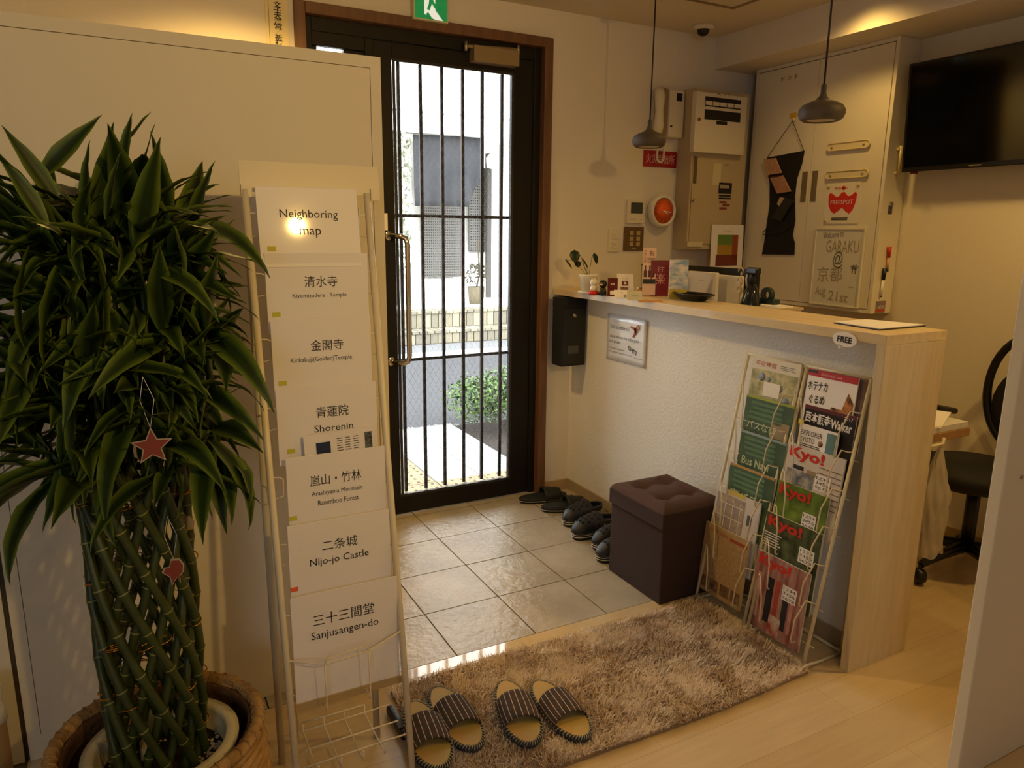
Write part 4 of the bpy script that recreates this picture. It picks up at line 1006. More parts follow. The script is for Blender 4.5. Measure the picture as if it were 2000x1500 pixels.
bm = B(); quadgrid(bm, bagf, 40, 30, closeu=True)
obj('film', bm, mat('plastic_film', '#c9bda8', .25, alpha=.72, bump=.5, bscale=25), bag, smooth=True)
# office chair
cc = Vector((3.02, 1.62, 0))
chr_ = thing('office_chair', 'black office chair with a looped backrest behind the counter', 'chair', cc)
bm = B(); 
for k in range(5):
    a_ = math.radians(176+72*k); e_ = cc+Vector((.27*math.cos(a_), .27*math.sin(a_), .085))
    obj('base_leg', tube(B(), (cc+Vector((0, 0, .12)), cc.lerp(e_, .6)+Vector((0, 0, .055)), e_), [.026, .02, .015], 8), M_black, chr_)
    cst = obj('caster', lathe(B(), [(0, -.022), (.026, -.02), (.034, -.006), (.034, .006), (.026, .02), (0, .022)], n=18, M=Matrix.Translation((e_.x, e_.y, .035)) @ Matrix.Rotation(a_+1, 4, 'Z') @ Matrix.Rotation(PI/2, 4, 'X')), M_black, chr_)
    obj('caster_stem', tube(B(), (Vector((e_.x, e_.y, .06)), e_), .008, 8), M_black, cst)
obj('gas_column', tube(B(), (cc+Vector((0, 0, .11)), cc+Vector((0, 0, .40))), .026, 14), M_black, chr_)
obj('seat', lathe(B(), [(0, .40), (.18, .40), (.215, .425), (.22, .45), (.20, .475), (0, .485)], (cc.x-.02, cc.y, 0), 32, sx=1.02), M_blackmat, chr_)
bX = 3.20; bc = Vector((bX, cc.y-.11, .76))
loop = [bc+Vector((.035*math.sin(a_)*0-.02*(math.sin(a_) < 0)*0, .215*math.cos(a_)*(abs(math.cos(a_))**-.25 if abs(math.cos(a_)) > .05 else 1), .245*math.sin(a_))) for a_ in [2*PI*k/40 for k in range(40)]]
obj('back_loop', tube(B(), loop, .017, 8, closed=True), M_black, chr_)
def bp_(u, v):
    a_ = 2*PI*u; return bc+Vector((-.012-.02*(1-v), .185*v*math.cos(a_), -.06+.19*v*math.sin(a_)))
bm = B(); quadgrid(bm, bp_, 32, 6, closeu=True); bmesh.ops.remove_doubles(bm, verts=bm.verts[:], dist=.0005); o = obj('back_pad', bm, M_blackmat, chr_, smooth=True); o.modifiers.new('s', 'SOLIDIFY').thickness = .03
obj('back_support', tube(B(), (cc+Vector((.05, 0, .41)), cc+Vector((.17, 0, .43)), (bX, cc.y-.02, .52)), .02, 8), M_black, chr_)
for s in (1, -1):
    y = cc.y+.225*s
    obj('armrest', tube(B(), ((bX-.005, y, .63), (cc.x+.02, y, .66), (cc.x-.17, y, .655)), [.014, .018, .016], 8), M_black, chr_)
    obj('arm_support', tube(B(), ((cc.x-.12, y-.01*s, .645), (cc.x-.02, y, .50), (cc.x+.01, y-.05*s, .43)), .014, 8), M_black, chr_)

# ---------------------------------------------------------------- wall-mounted things on the door wall
def wallp(px0, py0, px1, py1, Y):
    a_, b_ = ony(px0, (py0+py1)/2, Y), ony(px1, (py0+py1)/2, Y); xm = (px0+px1)/2
    return a_.x, b_.x, ony(xm, py1, Y).z, ony(xm, py0, Y).z
ofu = thing('paper_talisman', 'tall paper talisman strip with black brush characters by the door frame', 'talisman', (.64, YW, 2.2))
a_, b_ = ony(520, 60, YW-.004).x, ony(567, 60, YW-.004).x
obj('strip', box(B(), a_, b_-.006, YW-.004, YW-.001, 1.75, 2.41), mat('talisman_paper', '#ead9a8', .7), ofu)
for i, ch in enumerate('文子天満宮御祈祷神'):
    z = ony(541, 9+10.6*i, YW-.004).z
    text(ch, FY((ony(541, 45, YW-.004).x+.004, YW-.004, z)), w=.030, h=.024, parent=ofu, bold=.02)
obj('fold_line', box(B(), a_+.012, a_+.0135, YW-.005, YW-.004, 1.75, 2.41), M_line, ofu)
# exit sign
x0, x1, z0, z1 = wallp(810, -30, 873, 38, YW-.04)
ex = thing('exit_sign', 'green and white running man exit sign above the door', 'sign', ((x0+x1)/2, YW, z0))
z1 = min(z0+.125, ZC-.003)
obj('sign_box', box(B(), x0-.006, x1+.006, YW-.04, YW, z0-.006, z1), mat('sign_housing', '#d8cba6', .5), ex, bevel=.002)
obj('green_face', box(B(), x0, x1, YW-.043, YW-.0405, z0, z1-.004), M_green, ex)
Fe = FY((x0, YW-.0432, z0)); S = x1-x0
def ep(pts, m, nm): 
    obj(nm, poly(B(), [Fe @ Vector((u*S, v*S, 0)) for u, v in pts], (0, -1, 0), .0006), m, ex)
ep([(.28, .75), (.28, .12), (.62, .0), (.86, .0), (.62, .26), (.62, .75)], M_exitw, 'doorway')
def limb(p): 
    bm = B()
    tube(bm, [Fe @ Vector((u*S, v*S, .002)) for u, v in p], .0065, 6); obj('running_figure', bm, M_green, ex)
limb([(.50, .66), (.52, .48), (.62, .34), (.80, .30)]); limb([(.48, .60), (.46, .40), (.40, .24)]); limb([(.36, .15), (.46, .02)])
# intercom
ip0, ip1, iz0, iz1 = wallp(1278, 172, 1352, 269, YW-.05)
ip1 = 2.715
it = thing('intercom_phone', 'cream wall intercom phone with a hanging handset', 'phone', ((ip0+ip1)/2, YW, iz0))
wv = ip1-ip0
obj('body', box(B(), ip0+.10, ip1, YW-.05, YW-.002, iz0, iz1-.005), M_cream, it, bevel=.010)
obj('cradle', box(B(), ip0+.045, ip0+.100, YW-.035, YW-.002, iz0, iz1), mat('tan_plastic', '#9c8354', .5), it, bevel=.008)
obj('handset', tube(B(), ((ip0+.022, YW-.05, iz1-.012), (ip0+.022, YW-.062, iz1-.05), (ip0+.020, YW-.066, (iz0+iz1)/2), (ip0+.022, YW-.062, iz0+.05), (ip0+.024, YW-.05, iz0+.010)), [.024, .027, .021, .027, .024], 14), M_cream, it)
sx0 = ip1-.058; obj('display', box(B(), sx0, sx0+.036, YW-.052, YW-.0495, iz1-.062, iz1-.022), M_ink, it)
obj('button', box(B(), ip0+.108, ip0+.120, YW-.054, YW-.0495, iz0+.052, iz0+.060), M_ink, it)
# electric box and fire panel on it
x0 = 2.723; x1 = ony(1452, 400, 3.12).x; z0 = ony(1341, 487, 3.12).z
eb = thing('electric_cabinet', 'beige steel electric cabinet on the door wall behind the counter', 'cabinet', ((x0+x1)/2, YW, z0))
obj('body', box(B(), x0, x1, 3.125, YW, z0, 2.13), M_beige, eb, bevel=.002)
obj('door', box(B(), x0+.012, x1-.010, 3.119, 3.125, z0+.03, 1.775), M_beige, eb, bevel=.001)
obj('hinge_plate', box(B(), ony(1355, 330, 3.118).x, ony(1361, 330, 3.118).x, 3.116, 3.119, ony(1358, 358, 3.118).z, ony(1358, 305, 3.118).z), mat('brown_metal', '#6a5230', .5), eb)
lk = ony(1352, 391, 3.117); obj('lock', lathe(B(), disc(.009, .005), n=16, M=Matrix.Translation(lk) @ Matrix.Rotation(PI/2, 4, 'X')), M_steel, eb)
def eface(nm, px0, py0, px1, py1, m, Y=3.1185, d=.001, par=None):
    q = wallp(px0, py0, px1, py1, Y); return obj(nm, box(B(), q[0], q[1], Y-d, Y, q[2], q[3]), m, par or eb)
eface('label_sheet', 1392, 319, 1408, 362, mat('aged_paper', '#d8c8a0', .6))
o = eface('breaker_window', 1404, 357, 1429, 378, M_ink, Y=3.117); eface('display', 1406, 361, 1424, 368, mat('grey_lcd', '#a59e86', .4), Y=3.1155)
eface('dark_label', 1404, 381, 1427, 384, M_ink); eface('dark_label', 1404, 386, 1427, 389, M_ink)
for k, (a_, b_) in enumerate(((1405, 393), (1411, 399), (1405, 405))): eface('red_label', a_, b_, a_+14, b_+4, mat('faded_red', '#8c3a26', .6))
eface('bottom_sticker', 1342, 472, 1372, 482, mat('pale_sticker', '#ddd0b0', .4))
q = ony(1415, 322, 3.118); text('注意事項', FY((ony(1420, 320, 3.118).x, 3.118, q.z)), w=.035, m=mat('grey_print', '#6c757c', .5), parent=eb)
x0 = ony(1358, 240, 3.09).x; x1 = ony(1457, 240, 3.09).x; z0 = ony(1405, 300, 3.09).z; z1 = ony(1405, 183, 3.09).z
fp = thing('fire_alarm_panel', 'cream alarm panel with black label strips marked K-1', 'panel', ((x0+x1)/2, 3.12, z0))
obj('body', box(B(), x0, x1, 3.09, 3.1245, z0, z1), M_cream, fp, bevel=.003)
def pface(nm, px0, py0, px1, py1, m, d=.0015, Y=3.09, par=None): q = wallp(px0, py0, px1, py1, Y); return obj(nm, box(B(), q[0], q[1], Y-d, Y, q[2], q[3]), m, par or fp), q
u_, q = pface('label_strip', 1377, 192, 1447, 211, M_ink); 
for i in range(5):
    w_ = (q[1]-q[0])/5; obj('name_plate', box(B(), q[0]+w_*i+.003, q[0]+w_*(i+1)-.003, 3.086, 3.0885, q[2]+.006, q[2]+.026), M_cream, fp)
pface('label_strip', 1376, 217, 1446, 236, M_ink); pface('name_plate_dark', 1399, 237, 1420, 244, M_ink)
lk = ony(1365, 233, 3.088); obj('lock', lathe(B(), disc(.009, .004), n=16, M=Matrix.Translation(lk) @ Matrix.Rotation(PI/2, 4, 'X')), mat('brass', '#a57c3a', .3, metal=1), fp)
text('K - 1', FY((ony(1413, 187, 3.09).x, 3.09, ony(1413, 185, 3.09).z)), w=.085, h=.014, m=mat('brown_letters', '#6d5a34', .6), parent=fp)
# colour table sheet hung on the cabinet
x0 = ony(1388, 480, 3.11).x; x1 = ony(1450, 480, 3.11).x; z1 = ony(1420, 439, 3.11).z
cs = thing('colour_chart_sheet', 'white sheet with green, yellow and red blocks below the electric cabinet', 'sheet', ((x0+x1)/2, 3.11, z1-.3))
Fc = frame(((x0+x1)/2, 3.111, z1), (1, 0, 0), (.0, .03, 1)); W = x1-x0
obj('sheet', box(B(), -W/2, W/2, -.29, 0, -.001, 0, Fc), M_paper, cs)
for nm, u0, u1, v0, v1, c in (('green_block', -.30, .16, -.11, -.055, '#6a8a3a'), ('red_block', .16, .34, -.20, -.055, '#9c4a2c'), ('yellow_block', -.30, .16, -.165, -.11, '#b08a30'), ('maroon_block', -.34, .34, -.225, -.165, '#73332a')):
    obj(nm, patch(B(), Fc, u0*W, u1*W, v0, v1), mat(nm+'_m', c, .6), cs)
text('Floor guide', Fc @ Matrix.Translation((0, -.034, 0)), w=.06, h=.007, m=mat('brown_letters', '#6d5a34', .6), parent=cs)
# red fire sign
x0, x1, z0, z1 = wallp(1257, 295, 1329, 327, YW-.004); x1 = min(x1, 2.718)
rsn = thing('fire_sign', 'red sign with white Japanese characters below the intercom', 'sign', ((x0+x1)/2, YW, z0))
obj('plate', box(B(), x0, x1, YW-.004, YW-.001, z0, z1), M_redsign, rsn)
text('火災受信所', FY(((x0+x1)/2, YW-.0045, (z0+z1)/2)), w=(x1-x0)*.86, h=.048, m=mat('pink_white_print', '#e8b8b0', .5), parent=rsn)
uh = thing('cable_loop', 'white cable loop hanging from the intercom over the red sign', 'cable', (2.6, YW-.03, 1.8))
c_ = ony(1290, 300, YW-.03); r_u = .022
pts = [(c_.x-r_u, YW-.03, iz0+.01), (c_.x-r_u, YW-.03, c_.z-.02)]+[(c_.x-r_u*math.cos(a_), YW-.03, c_.z-.02-r_u*1.1*math.sin(a_)) for a_ in [PI*k/8 for k in range(1, 8)]]+[(c_.x+r_u, YW-.03, c_.z-.02), (c_.x+r_u, YW-.03, iz0+.01)]
obj('cable', tube(B(), pts, .0055, 8), M_cream, uh)
# clock
cx_, cz_ = ony(1297, 413, YW-.045).x, ony(1297, 412, YW-.045).z
ck = thing('wall_clock', 'round white wall clock with an orange dial', 'clock', (cx_, YW, cz_))
RM = Matrix.Translation((cx_, YW-.002, cz_)) @ Matrix.Rotation(PI/2, 4, 'X')
obj('case', lathe(B(), [(0, 0), (.083, 0), (.086, .012), (.086, .038), (.078, .048), (.070, .046), (.068, .038), (0, .038)], n=48, M=RM), M_fw, ck)
obj('dial', lathe(B(), [(0, .0385), (.0675, .0385), (0, .0395)], n=40, M=RM), M_orange, ck)
Fk = FY((cx_, YW-.0425, cz_)); bm = B()
for k in range(12): box(bm, -.0009, .0009, .052, .060, 0, .0008, Fk @ Matrix.Rotation(k*PI/6, 4, 'Z'))
obj('hour_marks', bm, mat('pale_orange', '#f0a070', .5), ck)
obj('hour_hand', box(B(), -.0022, .0022, -.006, .034, .001, .002, Fk @ Matrix.Rotation(-2.1, 4, 'Z')), M_paper, ck); obj('minute_hand', box(B(), -.0016, .0016, -.008, .050, .0025, .0035, Fk @ Matrix.Rotation(-1.75, 4, 'Z')), M_paper, ck)
# controller, switches
def plate(name, label, cat, px0, py0, px1, py1, m, d=.012):
    q = wallp(px0, py0, px1, py1, YW-d); t = thing(name, label, cat, ((q[0]+q[1])/2, YW, q[2])); obj('plate', box(B(), q[0], q[1], YW-d, YW, q[2], q[3]), m, t, bevel=.002); return t, q
t, q = plate('thermostat', 'cream room controller with a grey display left of the clock', 'thermostat', 1226, 390, 1260, 436, M_cream, .018)
W, Hh = q[1]-q[0], q[3]-q[2]
obj('display', box(B(), q[0]+W*.18, q[1]-W*.16, YW-.0195, YW-.0178, q[2]+Hh*.42, q[3]-Hh*.12), mat('teal_lcd', '#3c4a40', .2), t)
for u in (.25, .42, .8): obj('button', box(B(), q[0]+W*u-.004, q[0]+W*u+.004, YW-.020, YW-.0178, q[2]+Hh*.14, q[2]+Hh*.20), M_beige, t)
t, q = plate('switch_plate', 'brown metal plate with six light switches', 'switch', 1219, 443, 1257, 490, mat('brown_switch_plate', '#6e5638', .4, metal=.4), .008)
W, Hh = q[1]-q[0], q[3]-q[2]
for u in (.36, .70):
    for v in (.28, .50, .74): obj('rocker', box(B(), q[0]+W*u-.012, q[0]+W*u+.012, YW-.012, YW-.008, q[2]+Hh*v-.011, q[2]+Hh*v+.011), mat('tan_rocker', '#b59a6a', .4), t)
text('ON OFF', FY(((q[0]+q[1])/2, YW-.0085, q[2]+.012)), w=.03, h=.005, m=M_paper, parent=t)
t, q = plate('wall_switch', 'white light switch left of the brown switch plate', 'switch', 1189, 446, 1212, 492, M_cream, .008)
W, Hh = q[1]-q[0], q[3]-q[2]
for v in (.30, .68):
    s_ = obj('rocker', box(B(), q[0]+W*.28, q[1]-W*.22, YW-.012, YW-.008, q[2]+Hh*v-.017, q[2]+Hh*v+.017), M_cream, t, bevel=.001); obj('lamp_dot', box(B(), q[0]+W*.42, q[0]+W*.50, YW-.013, YW-.012, q[2]+Hh*v, q[2]+Hh*v+.003), M_ink, s_)
# camera dome
dc = onz(1374, 50, ZC); dc.y = min(dc.y, YW-.08)
t = thing('camera_dome', 'small black security camera dome under the ceiling', 'camera', (dc.x, dc.y, ZC))
obj('base', lathe(B(), [(0, 0), (.055, 0), (.055, -.012), (.045, -.020), (0, -.020)], (dc.x, dc.y, ZC), 32), M_ceil, t)
obj('dome', lathe(B(), [(.032, -.02), (.030, -.034), (.020, -.046), (0, -.052)], (dc.x, dc.y, ZC), 24), mat('dark_dome', '#0a0a0a', .12), t)

# ---------------------------------------------------------------- cabinet on the right wall
MX = 3.16
cy1 = onx(1478, 145, MX).y; cy0 = onx(1759, 78, MX).y; cz0 = onx(1698, 613, MX).z
cy1 = min(cy1, YW-.01)
md = thing('utility_cabinet', 'tall cream two-door utility cabinet below the ceiling beam', 'cabinet', (MX, (cy0+cy1)/2, cz0))
fw = .018
bm = B(); XC = XW-.002; box(bm, MX, XC, cy0, cy0+fw, cz0, 2.259); box(bm, MX, XC, cy1-fw, cy1, cz0, 2.259); box(bm, MX, XC, cy0+fw, cy1-fw, cz0, cz0+fw); box(bm, MX, XC, cy0+fw, cy1-fw, 2.259-fw, 2.259)
obj('case', bm, M_panel, md, bevel=.001)
obj('back', box(B(), MX+.02, XW-.004, cy0+fw, cy1-fw, cz0+fw, 2.259-fw), M_line, md)
sp_ = onx(1592, 240, MX).y
for nm, a_, b_ in (('door', sp_+.0015, cy1-fw-.003), ('door', cy0+fw+.003, sp_-.0015)):
    d_ = obj(nm, box(B(), MX-.001, MX+.018, a_, b_, cz0+fw+.003, 2.259-fw-.004), M_panel, md)
    c_ = b_-.04 if False else (a_+.03 if a_ > sp_ else b_-.03)
    z_ = onx(1585, 364, MX).z
    o = obj('handle', box(B(), MX-.004, MX-.001, c_-.016, c_+.016, z_-.075, z_+.075), mat('recessed_steel', '#8d8064', .35, metal=.7), d_)
for i, ch in enumerate('MDF'):
    p = onx(1529+13.5*i, 154.5-2.4*i, MX-.0012); text(ch, FX(p), h=.022, w=.020, m=mat('brown_letters', '#6d5a34', .6), parent=md)
def xf_(px0, py0, px1, py1, X=MX-.002):
    a_, b_ = onx(px0, (py0+py1)/2, X), onx(px1, (py0+py1)/2, X); xm = (px0+px1)/2
    return b_.y, a_.y, onx(xm, py1, X).z, onx(xm, py0, X).z
for i, (a_, b_, lab) in enumerate(((1618, 276, 'upper clear plastic door handle cover on the cream cabinet'), (1615, 332, 'lower clear plastic door handle cover on the cream cabinet'))):
    y0_, y1_, z0_, z1_ = xf_(a_, b_, a_+82, b_+17)
    t = thing('clear_bar', lab, 'bar', (MX, (y0_+y1_)/2, (z0_+z1_)/2))
    zc = (z0_+z1_)/2; r = .017; pts = [(MX-.010, y0_+r-r*math.sin(q), zc-r*math.cos(q)) for q in [PI*k/8 for k in range(9)]]+[(MX-.010, y1_-r+r*math.sin(q), zc+r*math.cos(q)) for q in [PI*k/8 for k in range(9)]]
    obj('bar', tube(B(), pts, .0035, 6, closed=True), mat('cream_clear', '#dfcd9c', .15, coat=.5), t)
    obj('plate', poly(B(), pts, (1, 0, 0), .002), mat('cream_clear_plate', '#e3d3a8', .12, coat=.5), t)
    for yy in (y0_+.03, y1_-.03): obj('screw', lathe(B(), disc(.006, .004), n=10, M=Matrix.Translation((MX-.010, yy, zc)) @ Matrix.Rotation(-PI/2, 4, 'Y')), M_beige, t)
# wireless spot sign
y0_, y1_, z0_, z1_ = xf_(1611, 357, 1679, 437, MX-.004)
t = thing('wireless_sign', 'white rounded plate with a red wavy badge on the cabinet door', 'sign', (MX, (y0_+y1_)/2, z0_))
obj('plate', box(B(), MX-.005, MX-.002, y0_, y1_, z0_, z1_), mat('white_sign', '#e9e0cf', .35), t, bevel=.0014)
Fs = FX((MX-.0052, (y0_+y1_)/2, (z0_+z1_)/2)); W, Hh = y1_-y0_, z1_-z0_
pts = [(-.40, .20), (-.36, .27), (-.28, .24), (-.18, .16), (-.10, .17), (-.02, .27), (.06, .27), (.16, .17), (.24, .18), (.36, .27), (.41, .22), (.40, .05), (.33, -.16), (.24, -.26), (.14, -.20), (.02, -.10), (-.10, -.20), (-.20, -.25), (-.30, -.18), (-.38, -.02)]
obj('badge', poly(B(), [Fs @ Vector((u*W, v*Hh, 0)) for u, v in pts], (-1, 0, 0), .0006), M_red, t)
text('FREESPOT', Fs @ Matrix.Translation((0, .03*Hh, .0008)), w=W*.64, h=.020, m=M_paper, parent=t)
text('無線LAN', Fs @ Matrix.Translation((-.06*W, .37*Hh, 0)), w=W*.36, h=.014, m=M_red, parent=t); obj('round_mark', lathe(B(), disc(.010, .0006), n=20, M=Fs @ Matrix.Translation((.02*W, .375*Hh, 0))), M_red, t)
lines(t, Fs, -.26*W, .22*W, (-.36*Hh, -.40*Hh), t=.004, rag=.05)
for s in ((-.42, .42), (.42, .43), (-.42, -.42)): obj('suction_pad', lathe(B(), [(0, .002), (.009, .002), (.007, .005), (0, .006)], n=14, M=Fs @ Matrix.Translation((s[0]*W, s[1]*Hh, 0))), mat('cream_clear', '#dfcd9c', .15), t)
# whiteboard
P = [onx(px, py, MX-.012) for px, py in ((1597, 444), (1693, 448), (1672, 604), (1578, 591))]
wbd = thing('whiteboard', 'small whiteboard with a handwritten welcome on the cabinet', 'whiteboard', sum(P, Vector())/4)
yb0 = (P[1].y+P[2].y)/2; yb1 = (P[0].y+P[3].y)/2; zb0 = (P[2].z+P[3].z)/2+.0; zb1 = (P[0].z+P[1].z)/2
obj('board', box(B(), MX-.012, MX-.003, yb0, yb1, zb0, zb1), mat('whiteboard_face', '#dedbd2', .25, coat=.3), wbd)
bm = B(); f_ = .006
for a_ in ((yb0, yb1, zb1-f_, zb1), (yb0, yb1, zb0, zb0+f_), (yb0, yb0+f_, zb0+f_, zb1-f_), (yb1-f_, yb1, zb0+f_, zb1-f_)): box(bm, MX-.016, MX-.012, *a_)
obj('frame', bm, mat('whiteboard_frame', '#e6dfc8', .35), wbd)
Fw = FX((MX-.0122, (yb0+yb1)/2, (zb0+zb1)/2)); W, Hh = yb1-yb0, zb1-zb0
M_mk = mat('marker_ink', '#5a554c', .6); M_mkl = mat('marker_ink_light', '#a59a84', .6)
for s_, u, v, w_, h_, r_, mm in (('Welcome to', -.12, .42, .42, .030, .10, M_mk), ('GARAKU', .08, .27, .66, .060, 0, M_mkl), ('@', .02, .10, .20, .085, 0, M_mk), ('京都', -.12, -.09, .52, .075, .06, M_mkl), ('#', .36, .02, .10, .03, 0, M_mk), ('Aug', -.28, -.33, .22, .055, 0, M_mkl), ('21st', .10, -.37, .40, .050, -.05, M_mkl)):
    text(s_, Fw @ Matrix.Translation((u*W, v*Hh, .0)) @ Matrix.Rotation(r_, 4, 'Z'), w=w_*W, h=h_, m=mm, parent=wbd)
bm = B()
for a_, b_ in (((.28, -.0), (.44, .0)), ((.30, -.03), (.42, -.03)), ((.33, .0), (.33, -.10)), ((.39, .0), (.39, -.10))): tube(bm, (Fw @ Vector((a_[0]*W, (a_[1]+.03)*Hh, .001)), Fw @ Vector((b_[0]*W, (b_[1]+.03)*Hh, .001))), .0015, 4)
obj('gate_drawing', bm, M_mk, wbd)
for u in (.31, .36): obj('dot', lathe(B(), disc(.003, .001), n=8, M=Fw @ Matrix.Translation((u*W, -.235*Hh, 0))), M_ink, wbd)
# black pocket hanger
ph = thing('pocket_hanger', 'black fabric pocket hanger with booklets on the cabinet door', 'organiser', onx(1530, 400, MX-.01))
outl = [(1498, 308), (1571, 294), (1566, 320), (1556, 350), (1552, 385), (1553, 430), (1548, 460), (1552, 475), (1551, 498), (1488, 497), (1493, 470), (1497, 440), (1503, 400), (1503, 360), (1500, 335)]
obj('backing', poly(B(), [onx(px, py, MX-.006) for px, py in outl], (1, 0, 0), .003), M_blackmat, ph)
hkp = onx(1548, 236, MX-.012)
for q in ((1499, 307), (1570, 294)): obj('cord', tube(B(), (onx(q[0], q[1], MX-.008), hkp), .0016, 5), M_black, ph)
obj('strap', tube(B(), [onx(px, py, MX-.012) for px, py in ((1500, 446), (1491, 452), (1490, 458), (1500, 457), (1530, 452), (1544, 440))], .003, 6), M_black, ph)
obj('strap', tube(B(), [onx(px, py, MX-.018) for px, py in ((1500, 346), (1516, 345), (1530, 341))], .003, 6), M_black, ph)
def bk4(nm, label, pts, m, d=.010, X=MX-.008, edges=True):
    t = thing(nm, label, 'booklet', onx(pts[0][0], pts[0][1], X)); obj('cover', poly(B(), [onx(px, py, X) for px, py in pts], (-1, 0, 0), d), m, t); return t
t = bk4('booklet', 'slim tan booklets in the top pocket of the black hanger', [(1494, 311), (1516, 309), (1528, 338), (1502, 342)], mat('tan_booklet', '#d0ab86', .6, color2='#b07c66', vscale=60, stretch=(1, 6, 1)))
t = bk4('booklet', 'tan booklets in the second pocket of the black hanger', [(1505, 345), (1530, 342), (1546, 374), (1520, 378)], mat('brown_booklet', '#c69a78', .6, color2='#a56c58', vscale=60, stretch=(1, 6, 1)))
t = bk4('glasses_case', 'dark case slanted in the lower pocket of the black hanger', [(1537, 386), (1553, 391), (1530, 432), (1510, 426)], mat('dark_case', '#1f2228', .3), d=.016); t['category'] = 'case'
t = bk4('folded_note', 'small pale folded note sticking out of the lower pocket', [(1524, 385), (1535, 387), (1522, 403), (1518, 398)], mat('pale_note', '#bfa982', .6), d=.003); t['category'] = 'note'
yh = thing('adhesive_hook', 'yellow note and clear hook that carries the black hanger', 'hook', hkp)
obj('hook', lathe(B(), [(0, 0), (.013, 0), (.010, .008), (0, .012)], n=14, M=Matrix.Translation((MX, hkp.y, hkp.z+.006)) @ Matrix.Rotation(-PI/2, 4, 'Y')), mat('cream_clear', '#dfcd9c', .15), yh)
q = onx(1549, 226, MX-.002); obj('yellow_note', box(B(), MX-.003, MX-.0015, q.y-.022, q.y+.022, q.z-.012, q.z+.014), mat('yellow_note', '#d8a83a', .6), yh)
# things on the near side of the cabinet (faces the camera side)
def side(px, py): return ony(px, py, cy0-.004)
def pen(name, label, p0, p1, capf, mcap, mbody):
    a_, b_ = side(*p0), side(*p1); a_.y = b_.y = cy0-.011; t = thing(name, label, 'marker', a_); m_ = a_.lerp(b_, capf)
    obj('cap', tube(B(), (a_, m_), [.010, .008], 12), mcap, t); obj('barrel', tube(B(), (m_, b_), [.0065, .006], 12), mbody, t); obj('tip', tube(B(), (b_, b_+(b_-a_).normalized()*.006), [.005, .003], 8), M_ink, t)
pen('marker_pen', 'red capped marker held on the cabinet side', (1735, 482), (1731, 528), .45, M_fr, mat('pink_white', '#d8a890', .5))
pen('marker_pen', 'black capped marker held below the red marker', (1726, 524), (1718, 578), .42, M_black, M_paper)
q = side(1739, 412); t = thing('clipped_photo', 'small photo held by a bulldog clip on the cabinet side', 'photo', q); Fs = FY((q.x, cy0-.002, q.z))
obj('print', box(B(), -.018, .018, -.030, .030, -.001, 0, Fs), M_paper, t); obj('picture', box(B(), -.015, .015, -.016, .026, 0, .0008, Fs), mat('dark_photo', '#2c2a2a', .4, color2='#5b5750', vscale=90), t)
obj('clip', poly(B(), [Fs @ Vector(p) for p in ((-.012, .024, 0), (.012, .024, 0), (.006, .042, 0), (-.006, .042, 0))], (0, -1, 0), .008), M_steel, t)
q = side(1721, 600); t = thing('sticker', 'small coloured sticker at the bottom of the cabinet side', 'sticker', q); Fs = FY((q.x, cy0-.001, q.z))
obj('label', box(B(), -.038, .034, -.030, .030, -.0008, 0, Fs), mat('sticker_print', '#a87a4a', .5, color2='#7a7a9c', vscale=40), t); text('ATM', Fs, w=.04, h=.016, m=M_paper, parent=t); obj('red_bar', box(B(), -.03, .03, -.020, -.012, 0, .0006, Fs), M_red, t)
a_, b_ = side(1757, 285), side(1752, 345); t = thing('clear_holder', 'clear plastic rod holder on the upper cabinet side', 'holder', a_)
obj('rod', tube(B(), (Vector((a_.x, cy0-.012, a_.z)), Vector((b_.x, cy0-.012, b_.z))), .007, 10), mat('cream_clear', '#dfcd9c', .15), t); obj('bracket', box(B(), b_.x-.02, b_.x+.012, cy0-.012, cy0, a_.z-.02, a_.z-.012), MC['cream_clear'], t)
obj('bracket', box(B(), b_.x-.02, b_.x+.012, cy0-.012, cy0, b_.z+.012, b_.z+.02), MC['cream_clear'], t)

# ---------------------------------------------------------------- television
tv = thing('television', 'black wall television on the right wall', 'television', (XW, 1.8, 1.9))
TB, TT = onx(1765, 336, 3.215), onx(1771, 127, 3.185)
y1_ = (TB.y+TT.y)/2; y0_ = y1_-.96
Mt = Matrix.Translation((3.20, 0, (TB.z+TT.z)/2)) @ Matrix.Rotation(-math.atan2(.03, TT.z-TB.z), 4, 'Y'); hz = (TT.z-TB.z)/2+.002
obj('body', box(B(), 0, .035, y0_, y1_, -hz, hz, Mt), M_black, tv, bevel=.003)
obj('screen', box(B(), -.001, .001, y0_+.012, y1_-.012, -hz+.020, hz-.012, Mt), mat('tv_glass', '#050506', .08), tv)
obj('wall_bracket', box(B(), 3.235, XW, (y0_+y1_)/2-.15, (y0_+y1_)/2+.15, 1.80, 1.98), M_black, tv)
text('television', Mt @ frame((0, y1_-.36, -hz+.010), (0, -1, 0), (0, 0, 1)), w=.045, h=.007, m=mat('grey_print', '#6c757c', .5), parent=tv) if False else None
obj('maker_mark', box(B(), -.0015, 0, y1_-.36, y1_-.31, -hz+.007, -hz+.012, Mt), M_steel, tv)
q = Mt @ Vector((0, y1_-.055, -hz-.006)); obj('status_lamp', box(B(), -.001, .008, y1_-.075, y1_-.045, -hz-.010, -hz, Mt), mat('dark_red_lens', '#4a0a06', .3), tv)

